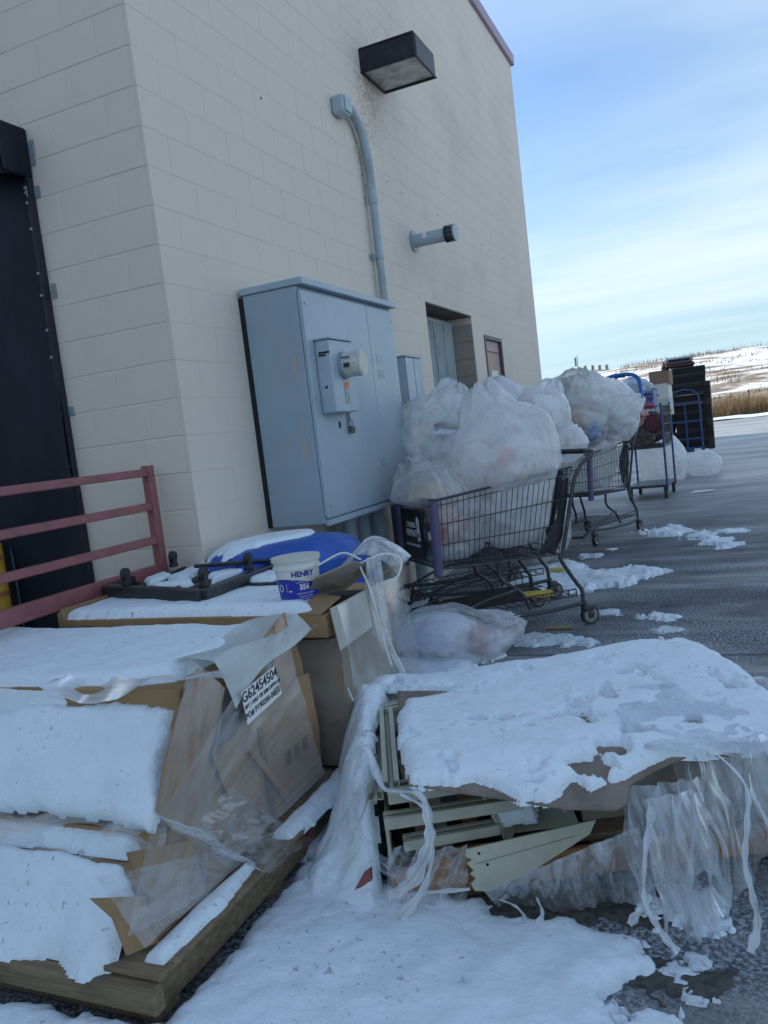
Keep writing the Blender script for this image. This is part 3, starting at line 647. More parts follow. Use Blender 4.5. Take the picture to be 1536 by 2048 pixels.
for (y, z, w2, h2, m2) in ((1.02, .98, .11, .075, 'pale'), (1.02, .88, .11, .06, 'grey')):
    MB().box((D_+.0008, y, z), (D_+.0018, y+w2, z+h2)).build('faded_sticker', mat('sticker_'+m2, (.40, .47, .50) if m2 == 'pale' else (.33, .40, .44), .6), ec)
for (y, z, r_) in ((-.001, .95, .05), (-.001, .45, .06), (-.001, .60, .035)):
    q = [(D_*.78+r_*.35*math.cos(k*.9), y, z+r_*1.6*math.sin(k*.9)*(1+.3*math.sin(k*2.2))) for k in range(7)]
    prism(q, (0, -.0006, 0)).build('bare_patch', mat('bare_metal_patch', (.40, .37, .33), .6), ec)
gp = None
for k, (y, r_, lab) in enumerate(((4.90, .050, 'thick grey pipe under the electric cabinet, nearest to the camera'), (5.12, .050, 'middle grey pipe of three dropping below the electric cabinet'), (5.36, .062, 'thick grey pipe under the far end of the electric cabinet beside the cart'))):
    c_ = thing('service_pipe', lab, 'pipe', (.2, y, 0), group='pipes under the electric cabinet')
    MB().tube([(0, 0, 0), (0, 0, .915)], r_, 16).build('pipe', pvc, c_); MB().tube([(0, 0, .86), (0, 0, .915)], r_+.012, 16).build('fitting', galv_d, c_)
jb = thing('junction_box', 'small grey junction box on the wall right of the electric cabinet', 'junction box', (0, 6.18, 1.60))
MB().box((.0, 0, 0), (.24, .38, .43), .004).build('body', galv, jb); MB().box((-.0, -.006, .432), (.262, .386, .445)).build('lid_lip', galv_d, jb)
MB().box((.242, .005, .004), (.256, .18, .426), .002).build('cover', galv, jb); MB().box((.242, .195, .004), (.256, .375, .426), .002).build('cover', galv, jb)
for z in (.08, .14, .2, .3, .36): MB().tube([(.06, -.001, z), (.06, -.006, z)], .008, 8).build('knockout', dark_gap, jb)
dp = thing('drop_pipe', 'round grey pipe running down from the small junction box', 'pipe', (.12, 6.36, 0))
MB().tube([(0, 0, 0), (0, 0, 1.60)], .055, 16).build('pipe', pvc, dp); MB().tube([(0, 0, 1.55), (0, 0, 1.60)], .068, 16).build('fitting', plast_black, dp)

# ================================================================ SNOW BUILDER
def pip(px, py, poly):
    """signed distance to a polygon (positive inside), vectorised"""
    P = np.array(poly, float); ins = np.zeros(px.shape, bool); dm = np.full(px.shape, 1e9)
    for i in range(len(P)):
        a, b = P[i], P[(i+1) % len(P)]
        c = ((a[1] > py) != (b[1] > py)) & (px < (b[0]-a[0])*(py-a[1])/((b[1]-a[1]) if abs(b[1]-a[1]) > 1e-9 else 1e-9)+a[0]); ins ^= c
        ab = b-a; t = np.clip(((px-a[0])*ab[0]+(py-a[1])*ab[1])/max(ab@ab, 1e-9), 0, 1)
        dm = np.minimum(dm, np.hypot(px-a[0]-t*ab[0], py-a[1]-t*ab[1]))
    return np.where(ins, dm, -dm)
def snow(name, poly, thick, frame, base=None, res=.012, seed=0, edge=.06, rag=.03, lumps=.25, holes=None, m=None, label=None, cat='snow', parent=None, ragf=7, top=None, fine=None):
    """snow lying on a surface; poly in local (a,b), frame=(O,U,V,W); base(a,b) height of the support"""
    O, U, V, W = [np.array(q, float) for q in frame]
    A = np.array(poly); lo = A.min(0)-.08; hi = A.max(0)+.08
    a = np.arange(lo[0], hi[0], res); b = np.arange(lo[1], hi[1], res); X, Y = np.meshgrid(a, b, indexing='ij')
    p = np.stack([X, Y, 0*X+seed*3.1], -1)
    sd = pip(X, Y, poly)+rag*fbm(p, ragf, 4, seed+1)+rag*(fine if fine is not None else (.6 if name == 'ground_snow' else .22))*fbm(p, ragf*4.5, 3, seed+4)
    t = np.clip(sd/edge, 0, 1); prof = np.sqrt(np.clip(1-(1-t)**2, 0, 1))
    h = thick*prof*(1+lumps*fbm(p, 3.5, 4, seed+2)+lumps*.25*fbm(p, 16, 3, seed+3))
    if holes is not None: h = h-holes(X, Y, p)*thick*1.3
    h = np.where(sd <= 0, -.012, h)
    bz_ = base(X, Y) if base else 0
    Pw = O+X[..., None]*U+Y[..., None]*V+(h+bz_)[..., None]*W
    k = np.maximum.reduce([h[:-1, :-1], h[1:, :-1], h[1:, 1:], h[:-1, 1:]]) > 0
    o = grid(name, Pw, m or snow_m, parent, keep=k, uv=False)
    if label: tag(o, label, cat, kind='stuff')
    return o
ZF = ((0, 0, 0), (1, 0, 0), (0, 1, 0), (0, 0, 1))
def gp_(l, z=0): return [tuple(at('z', z, *p)[:2]) for p in l]
# ground snow
def hol(fr, th, seed, amp=2.0):
    return lambda X, Y, p: np.clip((fbm(p, fr, 4, seed)-th)*amp*6, 0, 1.5)
g1 = [(-.6, .5), (2.30, 1.0), (2.33, 1.66), (2.29, 1.74), (2.25, 1.80), (2.31, 1.86), (2.36, 1.92), (2.32, 2.03), (2.10, 2.07), (1.93, 2.06), (1.86, 2.12), (1.78, 2.10), (1.62, 2.14), (1.45, 2.2), (1.3, 3.2), (.8, 3.3), (.9, 2.6), (1.22, 2.2), (1.25, 1.42), (-.6, 1.28)]
struct(snow('ground_snow', g1, .055, ZF, seed=2, edge=.09, rag=.045, lumps=.5, res=.011, holes=lambda X, Y, p: np.clip((fbm(p, 14, 3, 8)-.50)*3, 0, .35)))
g2 = [(.02, 3.4), (.9, 3.4), (1.25, 4.6), (1.10, 5.15), (.75, 5.35), (.5, 6.0), (.02, 6.2)]
struct(snow('ground_snow', g2, .045, ZF, seed=12, edge=.1, rag=.09, lumps=.5, res=.016))
g3 = [(.75, 6.5), (1.15, 6.15), (1.4, 6.25), (1.75, 6.45), (2.05, 6.95), (1.75, 7.15), (1.45, 7.1), (1.2, 7.6), (.8, 7.5)]
struct(snow('ground_snow', g3, .05, ZF, seed=22, edge=.16, rag=.15, lumps=1.0, res=.014, ragf=8))
g4 = [(1.60, 9.3), (1.95, 9.75), (2.15, 9.35), (2.5, 8.6), (2.62, 8.15), (2.5, 8.0), (2.25, 8.5), (2.0, 8.75), (1.75, 9.1)]
struct(snow('ground_snow', g4, .034, ZF, seed=32, edge=.10, rag=.20, lumps=1.3, res=.014, ragf=9, holes=hol(6, -.02, 3, .6)))
g5 = [(1.15, 4.85), (1.5, 4.75), (1.75, 4.7), (1.8, 4.9), (1.4, 5.1), (1.2, 5.0)]
struct(snow('ground_snow', g5, .03, ZF, seed=42, edge=.08, rag=.10, lumps=.8, res=.014, holes=hol(6, .0, 4, .6), m=snow_dirty))
g6 = [(2.15, 4.9), (2.35, 4.7), (2.45, 4.3), (2.75, 4.0), (2.95, 3.8), (2.95, 3.65), (2.7, 3.8), (2.4, 4.2), (2.25, 4.55)]
struct(snow('ground_snow', g6, .035, ZF, seed=52, edge=.07, rag=.16, lumps=1.3, res=.012, ragf=11, holes=hol(8, -.02, 5, .6)))
for i, (x, y, r_) in enumerate(((2.13, 5.45, .09), (2.2, 5.15, .07), (2.6, 9.0, .14), (1.3, 7.9, .10), (1.45, 8.25, .06), (1.75, 5.6, .08), (2.35, 1.72, .09), (2.43, 1.93, .07), (2.42, 2.22, .10))):
    q = [(x+r_*(1.5 if k % 2 else 1)*math.cos(k*1.05), y+r_*math.sin(k*1.05)) for k in range(6)]
    struct(snow('ground_snow', q, .014+.014*(i % 3 == 0), ZF, seed=60+i, edge=.05, rag=.10, lumps=1.3, res=.010, ragf=13, m=snow_dirty if i % 2 else snow_m))
# grey mulch / wet grit where the snow has melted
grit = mat('wet_grit', (.035, .034, .03), .7, bump=.8, bscale=60, col2=(.09, .085, .07), cscale=50)
for i, (x, y, r_) in enumerate(((2.43, 1.90, .16), (1.95, 2.17, .30), (2.33, 2.22, .2))):
    q = [(x+r_*math.cos(k*.9)*(1.1 if k % 2 else .8), y+r_*.6*math.sin(k*.9)) for k in range(7)]
    struct(snow('wet_grit_patch', q, .012, ZF, seed=80+i, edge=.05, rag=.09, lumps=1.2, res=.011, m=grit))

# ================================================================ FRONT-LEFT PALLET AND ITS LOAD
XR = 1.125
pal = thing('wooden_pallet', 'weathered wooden pallet under the wrapped carton load at the bottom left', 'pallet', (0.4, 1.45, 0))
def plk(name, a, b, m=wood, bev=.004): return MB().box(np.array(a)-(0.4, 1.45, 0), np.array(b)-(0.4, 1.45, 0), bev).build(name, m, pal)
for i, y in enumerate((1.45, 1.60, 1.77, 1.94, 2.11, 2.28, 2.46)): plk('bottom_board' if 0 else 'deck_board', (-.45, y, .112+.002*(i % 2)), (1.155, y+.11, .132+.002*(i % 2)))
for x in (1.16, .42, -.4): plk('stringer', (x, 1.452, .02), (x+.042, 2.6, .111 if x < 1 else .128), bev=.006)
plk('edge_board', (1.06, 1.43, .134), (1.245, 2.62, .150))
plk('lead_board', (-.45, 1.405, .055), (1.24, 1.448, .128), bev=.008)
for y in (1.452, 2.0, 2.5): plk('bottom_board', (-.45, y, .0), (1.2, y+.09, .019))

ld = thing('wrapped_carton_load', 'leaning brown cartons wrapped in stretch film with a white shipping label', 'carton stack', (0, 0, 0))
prof = [(2.53, .14), (2.53, .60), (2.49, .735), (1.86, .730), (1.70, .455), (1.60, .40), (1.60, .14)]
body = prism([(-.45, y, z) for y, z in prof[:4]+[(1.68, .44), (1.66, .36), (1.75, .14)]], (XR+.45-.02, 0, 0)).build('carton', card, ld)
b = MB().box((-.45, 1.86, .70), (XR-.01, 2.50, .735)); 
low = MB().box((-.45, 1.545, .137), (XR+.0, 1.80, .335), .008).build('carton', card, ld)
MB().box((-.45, 1.635, .337), (XR-.015, 1.80, .40), .006).build('carton', card2, ld)
MB().box((-.45, 1.835, .60), (XR-.03, 1.87, .738), .004).build('carton', card2, ld)
# the visible right side: separate cardboard sheets, each slightly proud of the next
def zpx(pts): return [(x/2.194, 1200+y/2.194) for x, y in pts]
def sheet(pts, x, t=.006, m=card, name='cardboard_sheet'):
    P = [at('x', x, *p) for p in zpx(pts)]
    return prism(P, (-t, 0, 0)).build(name, m, ld)
sheet([(985, 385), (1250, 55), (1272, 170), (1298, 335), (1355, 322), (1400, 560), (1412, 745), (1215, 985), (1110, 900), (1000, 850), (935, 690), (960, 560)], XR+.000, m=card)
sheet([(868, 300), (990, 385), (930, 640), (880, 800), (832, 985), (760, 1010), (690, 925), (720, 740), (790, 470)], XR+.014, m=card)
sheet([(1210, 100), (1252, 55), (1272, 170), (1300, 330), (1240, 400), (1200, 300)], XR+.010, m=card2)
sheet([(985, 395), (1060, 400), (1090, 545), (975, 640), (940, 680), (955, 520)], XR+.008, m=mat('dark_cardboard', (.12, .09, .075), .85))
sheet([(560, 1110), (820, 1060), (1000, 1150), (1030, 1180), (900, 1290), (700, 1490), (640, 1500), (655, 1310), (600, 1220)], XR+.030, m=card)
sheet([(640, 1300), (400, 1310), (500, 1400), (545, 1520), (560, 1560), (700, 1500), (655, 1440)], XR+.036, m=card2)
for q in (((1130, 560), (1150, 560), (1215, 960), (1190, 965)), ((870, 1120), (890, 1112), (915, 1240), (895, 1250))):
    sheet(list(q), XR+(.004 if q[0][0] > 1000 else .034), t=.003, m=mat('stained_print', (.16, .085, .07), .85), name='printed_strip')
tape = mat('brown_tape', (.30, .17, .08), .3, spec=.6)
MB().box((-.45, 1.545, .234), (XR+.0005, 1.5435, .262)).build('tape', tape, ld); MB().box((XR+.0005, 1.55, .234), (XR+.0015, 1.70, .262)).build('tape', tape, ld)
prism([(XR+.0165, y, z) for y, z in ((2.06, .47), (2.09, .47), (2.28, .20), (2.25, .20))], (.0006, 0, 0)).build('tape', tape, ld)
for (y, z) in ((2.30, .30), (2.36, .30), (2.42, .30)):
    prism([(XR+.0012, y, z), (XR+.0012, y+.04, z+.004), (XR+.0012, y+.04, z+.055), (XR+.0012, y, z+.05)], (.0005, 0, 0)).build('handling_mark', mat('faint_print', (.11, .075, .05), .8), ld)
# shipping label
lo = at('x', XR+.062, 482, 1386); lu = at('x', XR+.062, 549, 1332); ll = at('x', XR+.062, 496, 1450); lr = at('x', XR+.062, 564, 1387)
lab = prism([lo, lu, lr, ll], (-.0015, 0, 0)).build('shipping_label', paper, ld)
Uv = Vector(lu-lo); Vv = Vector(lo-ll); wd = Uv.length; ht = Vv.length; Uv.normalize(); Vv = (Vv-Uv*Vv.dot(Uv)).normalized()
def lt(s_, size, fx, fy, b=.0): return text(s_, size, ink, lab, O=Vector(ll)+Uv*wd*fx+Vv*ht*fy+Vector((.0008, 0, 0)), U=Uv, V=Vv, bold=b)
lt('G62454504', .046, .50, .80, .0006); lt('HR 4FT 1 SHLF 12F 22IN DPTH UA', .0165, .48, .50, .0004); lt('PO# P190200-00', .026, .42, .24, .0003)
for i in range(9): MB().box((XR+.019, 0, 0), (XR+.0195, .0018+.0012*(i % 2), .022), fr=(Vector(ll)+Uv*(wd*.85+i*.0045)+Vv*.02, (1, 0, 0), Uv, Vv)).build('bar_mark', ink, lab) if 0 else None
bm_ = MB()
for i in range(8):
    o_ = Vector(ll)+Uv*(wd*.84+i*.0046)+Vv*ht*.14+Vector((.0008, 0, 0)); w_ = .0015+.0014*(i % 2)
    bm_.add([o_, o_+Uv*w_, o_+Uv*w_+Vv*.026, o_+Vv*.026], [(0, 1, 2, 3)])
bm_.build('bar_code', ink, lab)

# stretch film over the right side, front ledges and loose corner
fl = thing('stretch_film', 'clear torn stretch film wound diagonally round the leaning carton load', 'plastic film', (0, 0, 0))
def surf(name, f, na, nb, m, parent): 
    P = np.array([[f(u, v) for v in np.linspace(0, 1, nb)] for u in np.linspace(0, 1, na)]); return grid(name, P, m, parent)
def quadf(c, n=(0, 0, 0), amp=.0, fr=3, seed=0, rip=0):
    c = [np.array(q, float) for q in c]; n = np.array(n, float)
    def f(u, v):
        p = (c[0]*(1-u)+c[1]*u)*(1-v)+(c[3]*(1-u)+c[2]*u)*v
        k = amp*(fbm(np.array([u*fr, v*fr*2, seed]), 1, 4, seed))+rip*math.sin(v*40+u*6)
        return p+n*k
    return f
A = lambda x, q: at('x', x, q[0]/2.194, 1200+q[1]/2.194)
xx = XR+.046
surf('side_film', quadf([A(xx, (700, 960)), A(xx, (1240, 60)), A(xx, (1420, 760)), A(xx, (1010, 1180))], (1, 0, 0), .014, 3, 3), 50, 40, wrap_m, fl)
surf('side_film', quadf([A(xx+.004, (560, 1480)), A(xx+.004, (830, 250)), A(xx+.004, (990, 390)), A(xx+.004, (900, 1290))], (1, 0, 0), .014, 3, 9), 50, 30, wrap_m, fl)
surf('side_film', quadf([A(xx+.01, (640, 1530)), A(xx+.01, (430, 1220)), A(xx+.01, (1000, 1090)), A(xx+.01, (1240, 1000))], (1, 0, 0), .016, 3, 12), 40, 30, wrap_m, fl)
# torn loose corner flapping outwards
surf('loose_film', quadf([A(xx+.02, (830, 1010)), A(xx+.01, (1020, 825)), A(xx+.06, (1350, 1050)), A(xx+.10, (1190, 1200))], (1, .2, 0), .03, 2.5, 21), 50, 50, film('loose_corner_film', (.74, .79, .83), lo=.03, hi=.42, su=4, sv=7, rough=.3, thr=(.46, .76), bump=.3, gloss=.10), fl)
surf('loose_film', quadf([A(xx+.03, (700, 940)), A(xx+.02, (860, 1000)), A(xx+.10, (1190, 1200)), A(xx+.05, (960, 1110))], (1, .2, 0), .04, 4, 25), 50, 30, wrap_mil, fl)
# film hanging under the snow ledge along the front
def ledge(u, v):
    x = -.45+u*(XR+.46); y = 1.665-.10*v+.02*math.sin(u*9)+.012*math.sin(u*31+v*4); z = .455-.12*v-.012*math.sin(u*13)-.006*math.sin(u*47)-.04*v*u
    return (x, y, z)
surf('ledge_film', ledge, 160, 16, wrap_mil, fl)
tfx = [at('y', 1.80, *p) for p in ((85, 1372), (105, 1392), (150, 1406), (195, 1408), (235, 1396), (262, 1380), (300, 1358), (345, 1358), (400, 1352), (435, 1340))]
tfx_x = [p[0] for p in tfx]; tfx_z = [p[2] for p in tfx]
def topfilm(u, v):
    x = tfx_x[0]+u*(tfx_x[-1]-tfx_x[0]); zb = float(np.interp(x, tfx_x, tfx_z)); y = 1.875-.075*v-.012*math.sin(u*16+v*2); z = .765+(zb-.765)*v+.004*math.sin(u*23)
    return (x, y, z)
surf('top_film', topfilm, 90, 14, film('snowy_sheet_edge', (.80, .85, .88), lo=.6, hi=.97, su=3, sv=6, rough=.4, trans=.3, bump=.2, gloss=.3), fl)
def corner(u, v):   # stiff milky sheet folded over the far top corner
    y = 2.50-u*.52; x = XR-.16+v*.215; z = .788-.01*u+.012*math.sin(u*7+v*3)-(max(0, v-.72)/.28)**1.5*(.05+.09*u*u)
    return (x, y, z)
surf('corner_sheet', corner, 50, 40, film('frosted_sheet', (.62, .68, .66), lo=.75, hi=.95, su=3, sv=6, rough=.4, trans=.25, bump=.4), fl)
# snow on the load
def topb(X, Y): return .795-.02*sm(0, 1, (2.53-Y))-.07*sm(0, 1, (2.53-Y)/.67)*0
tp = [(-.6, 1.84), (-.05, 1.83), (.0, 1.80), (.07, 1.70), (.13, 1.70), (.17, 1.78), (.35, 1.82), (.6, 1.83), (.85, 1.86), (1.00, 1.93), (1.03, 2.2), (1.02, 2.44), (.95, 2.50), (.3, 2.51), (-.6, 2.50)]
def tbase(X, Y):
    z = .730+.006*sm(1.86, 2.49, Y)
    return z-np.where(Y < 1.85, (1.85-Y)*1.75, 0)
snow('snow_cap', tp, .044, ZF, base=tbase, seed=101, edge=.075, rag=.02, lumps=.35, label='deep smooth snow covering the top of the leaning wrapped carton load')
SL = (1.86-1.68, .735-.44)   # sloping front
slope_len = math.hypot(*SL); Ws = (0, -SL[1]/slope_len, SL[0]/slope_len); Vs = (0, SL[0]/slope_len, SL[1]/slope_len)
sp_ = [(-.5, -.035), (-.5, .26), (-.1, .26), (.0, .30), (.12, .30), (.2, .25), (.35, .24), (.6, .285), (.97, .32), (1.09, .30), (1.075, .20), (1.075, .10), (1.12, .02), (1.11, -.04), (.9, -.015), (.5, -.03)]
snow('snow_cap', sp_, .032, ((0, 1.675, .435), (1, 0, 0), Vs, Ws), res=.007, seed=103, edge=.04, rag=.032, lumps=.5, base=lambda X, Y: .05*(1-sm(.0, .28, Y))+.012*np.sin(X*5), label='smooth bank of snow on the sloping front of the leaning wrapped carton load')
lp = [(-.6, 1.60), (-.6, 1.72), (1.02, 1.74), (1.08, 1.67), (1.02, 1.60), (.6, 1.605)]
snow('snow_cap', lp, .045, ZF, base=lambda X, Y: 0*X+.352, seed=105, edge=.05, rag=.012, lumps=.3, label='narrow strip of snow on the low ledge of the wrapped carton load')
dp_ = [(-.6, 1.40), (.55, 1.40), (.70, 1.405), (.9, 1.44), (1.02, 1.40), (1.075, 1.45), (1.10, 1.53), (1.05, 1.575), (.8, 1.60), (-.6, 1.60)]
snow('snow_cap', dp_, .05, ZF, res=.008, base=lambda X, Y: .135+.18*sm(1.42, 1.58, Y), seed=107, edge=.05, rag=.02, lumps=.35, label='snow piled on the front boards of the pallet at the bottom left')
rp = [(1.165, 1.47), (1.225, 1.47), (1.235, 1.72), (1.21, 1.93), (1.175, 1.92), (1.160, 1.7)]
snow('snow_cap', rp, .028, ZF, base=lambda X, Y: 0*X+.150, seed=109, edge=.03, rag=.008, lumps=.3, res=.007, label='strip of snow on the right edge board of the front pallet')
rp = [(1.17, 2.1), (1.235, 2.1), (1.24, 2.5), (1.16, 2.6)]
snow('snow_cap', rp, .028, ZF, base=lambda X, Y: 0*X+.150, seed=111, edge=.03, rag=.02, lumps=.3, res=.008, label='snow on the far end of the right edge board of the front pallet')

# ================================================================ MIDDLE CARTON, DOLLY, PAIL, TUB
bx = thing('wrapped_carton', 'big battered brown carton in torn film, under the black dolly and the white pail', 'carton', (0, 0, 0))
def bulgebox(name, a, b, m, amp=.02, seed=0, n=14, parent=None):
    bmh = bmesh.new(); bmesh.ops.create_cube(bmh, size=1); bmesh.ops.subdivide_edges(bmh, edges=bmh.edges[:], cuts=n, use_grid_fill=True)
    V = np.array([v.co[:] for v in bmh.verts]); c = (np.array(a)+b)/2; s_ = np.array(b, float)-a
    P = c+V*s_; q = 1-np.abs(V*2)**2
    out = V*2; dmp = np.stack([q[:, 1]*q[:, 2], q[:, 0]*q[:, 2], q[:, 0]*q[:, 1]], -1).clip(0, 1)
    P = P+out*dmp*amp*1.2+amp*.5*np.stack([fbm(P, 4, 4, seed+i) for i in range(3)], -1)
    for v, p in zip(bmh.verts, P): v.co = p
    me = bpy.data.meshes.new(name); bmh.to_mesh(me); bmh.free(); me.polygons.foreach_set('use_smooth', [True]*len(me.polygons)); me.set_sharp_from_angle(angle=R(40)); me.materials.append(m)
    o = bpy.data.objects.new(name, me); C.objects.link(o); o.parent = parent; return o
bulgebox('carton', (-.15, 2.66, .14), (1.20, 3.18, .66), card3, .055, 4, n=26, parent=bx)
prism([(-.14, 2.61, .765), (1.19, 2.60, .765), (1.21, 3.2, .765), (-.14, 3.2, .765)], (0, 0, -.085)).build('carton_lid', card2, bx)
prism([(-.10, 2.604, .74), (.05, 2.603, .74), (.05, 2.603, .70), (-.10, 2.604, .70)], (0, -.002, 0)).build('printed_mark', mat('faded_print', (.12, .10, .09), .8), bx)
prism([(-.145, 2.60, .69), (-.145, 2.60, .80), (-.115, 2.60, .82), (-.115, 2.60, .70)], (0, .3, 0)).build('flap', card, bx)
# torn flaps at the right corner
def flap(pts, d, m=card3, name='flap'): return prism(pts, d).build(name, m, bx)
flap([(1.02, 2.78, .80), (1.13, 2.66, .90), (1.235, 2.80, .935), (1.23, 2.98, .875), (1.12, 2.92, .80)], (.003, .003, -.006), m=card3)
flap([(1.215, 2.60, .79), (1.235, 2.87, .80), (1.27, 2.83, .66), (1.235, 2.60, .63)], (-.004, 0, 0), m=mat('pale_card', (.44, .41, .36), .8, dirt=(.25, .22, .18)))
flap([(1.05, 2.62, .77), (1.17, 2.6, .77), (1.2, 2.72, .81), (1.09, 2.74, .82)], (0, 0, -.004), m=card)
flap([(1.18, 3.02, .80), (1.30, 3.08, .86), (1.30, 3.20, .87), (1.19, 3.18, .80)], (0, 0, -.005), m=card2)
MB().box((1.0, 2.76, .70), (1.17, 3.0, .775)).build('dark_gap', dark_gap, bx)
pb = thing('wooden_pallet', 'dark wet wooden pallet under the battered carton, between the two snowy loads', 'pallet', (0, 0, 0))
dw = mat('dark_wet_wood', (.06, .055, .05), .8, bump=.3, col2=(.1, .09, .07), cscale=8)
for y in (2.66, 2.85, 3.05): MB().box((-.15, y, .115), (1.22, y+.10, .135), .003).build('deck_board', dw, pb)
for x in (-.1, .52, 1.17): MB().box((x, 2.66, 0), (x+.04, 3.2, .114), .003).build('stringer', dw, pb)
MB().box((-.15, 2.645, .09), (1.22, 2.66, .135)).build('edge_board', dw, pb)
# film on its right corner
ff = thing('torn_film', 'milky torn plastic film bunched on the right corner of the battered carton', 'plastic film', (0, 0, 0))
def side2(u, v):
    y = 2.60+u*.60; x = 1.245+.02*math.sin(v*3)+.008*math.sin(u*9+v*5)+.004*math.sin(u*23); z = .80-v*.62
    x += .05*u*v+.06*max(0, u-.75)
    return (x, y, z)
surf('side_film', side2, 70, 50, wrap_mil if 0 else film('side_film_b', (.66, .70, .72), lo=.05, hi=.5, su=7, sv=2, rough=.4, thr=(.45, .75), bump=.25, gloss=.25), ff)
def front2(u, v): return (.60+u*.66, 2.592-.006*math.sin(u*30+v*8)-.01*v, .745-.15*v-.01*math.sin(u*9))
surf('front_film', front2, 60, 20, wrap_m, ff)
def bunch(u, v):
    a = u*2*math.pi; r_ = .022*(1+.45*math.sin(3*a+v*3)+.2*math.sin(7*a-v*4))*(1+.9*v); 
    return (1.255+.07*v+r_*math.cos(a)-.05*math.sin(v*2.5), 2.93+.04*v+r_*1.3*math.sin(a), .92-.60*v+.03*math.sin(v*9))
surf('bunched_film', bunch, 60, 50, wrap_mil, ff)
def bunch2(u, v):
    a = u*math.pi*2; r_ = .030*(1+.5*math.sin(3*a+v*5)+.25*math.sin(7*a)); return (1.08+.25*v+r_*.8*math.cos(a), 2.98+.10*v+r_*math.sin(a), .86+.10*math.sin(v*3.1)+r_*math.cos(a)*.9)
surf('bunched_film', bunch2, 60, 40, wrap_mil, ff)
for q in ([(1.20, 2.9, .9), (1.30, 2.95, .93), (1.36, 2.98, .90), (1.355, 2.95, .84), (1.31, 2.93, .80)], [(1.22, 2.88, .9), (1.27, 2.86, .78), (1.28, 2.88, .62), (1.30, 2.9, .48)], [(1.10, 2.75, .93), (1.17, 2.84, .96), (1.22, 2.9, .92)]):
    MB().tube(catmull(q, 8), .0045, 5).build('film_strand', plast_white, ff)
sp2 = [(-.13, 2.625), (.55, 2.63), (1.05, 2.62), (1.12, 2.63), (1.08, 2.70), (.98, 2.80), (.98, 3.14), (-.13, 3.17)]
snow('snow_cap', sp2, .045, ZF, base=lambda X, Y: 0*X+.765, seed=121, edge=.05, rag=.012, lumps=.3, label='snow lying on the battered carton round the black dolly and the pail')
# black dolly upside down
dl = thing('upturned_dolly', 'black plastic dolly lying upside down with its casters in the air', 'dolly', (.40, 2.83, .845))
c0, c1, c2, c3 = [np.array(v) for v in ((-.36, .02, -.0), (-.36, .52, .0), (.36, .36, .02), (.21, -.33, .0))]
c0 = at('z', .835, 215, 1180); c1 = at('z', .835, 355, 1122); c2 = at('z', .835, 545, 1138); c3 = at('z', .835, 405, 1190)
org = np.array(dl.location)
def L_(p): return tuple(np.array(p)-org)
def bar(a, b, w_, h_, name='frame_bar', m=plast_black, up=0):
    a = np.array(a)-org; b = np.array(b)-org; d_ = Vector(b-a); ln = d_.length; d_.normalize(); s_ = d_.cross(Vector((0, 0, 1))).normalized()
    return MB().box((0, -w_/2, 0), (ln, w_/2, h_), .006, fr=(Vector(a)+Vector((0, 0, up)), d_, s_, s_.cross(d_)*-1 if s_.cross(d_).z < 0 else s_.cross(d_))).build(name, m, dl)
for a, b in ((c0, c1), (c1, c2), (c2, c3), (c3, c0)): bar(a+np.array((0, 0, -.035)), b+np.array((0, 0, -.035)), .05, .06)
for f in (.2, .33, .46, .59, .72, .85): bar(c0+(c3-c0)*f+(0, 0, -.02), c1+(c2-c1)*f+(0, 0, -.02), .022, .02, 'slat')
for f in (.3, .6): bar(c0+(c1-c0)*f+(0, 0, -.03), c3+(c2-c3)*f+(0, 0, -.03), .022, .02, 'slat')
for (px, py) in ((252, 1165), (347, 1128), (408, 1166), (497, 1134)):
    p = at('z', .875, px, py)-org; b = Vector(p)
    cs = MB(); cs.box(b+Vector((-.018, -.018, -.015)), b+Vector((.018, .018, .005)), .003); cs.box(b+Vector((-.016, -.014, .005)), b+Vector((-.011, .014, .045))); cs.box(b+Vector((.011, -.014, .005)), b+Vector((.016, .014, .045)))
    ca = cs.build('caster', plast_black, dl); MB().tube([b+Vector((-.010, .004, .042)), b+Vector((.010, .004, .042))], .026, 16).build('wheel', rubber_d, ca)
bar(c0+(c3-c0)*.55+(c1-c0)*.55+(0, 0, .03), c2+(0, 0, .035), .03, .018, 'brace')
frd = ((0, 0, 0), (1, 0, 0), (0, 1, 0), (0, 0, 1))
for i, (pl) in enumerate(([(290, 1160), (330, 1145), (345, 1150), (300, 1168)], [(330, 1158), (400, 1130), (430, 1128), (360, 1162)], [(420, 1150), (480, 1135), (495, 1142), (425, 1162)], [(300, 1172), (380, 1160), (385, 1168), (310, 1176)])):
    snow('snow_cap', gp_(pl, .835), .018, ZF, base=lambda X, Y: 0*X+.832, seed=130+i, edge=.025, rag=.02, res=.006, label='thin patch of snow caught on the slats of the upturned dolly, number by number' if 0 else ('leftmost patch of snow caught on the slats of the upturned dolly', 'long patch of snow in the middle of the upturned dolly', 'patch of snow beside the right casters of the upturned dolly', 'thin patch of snow on the near edge of the upturned dolly')[i])
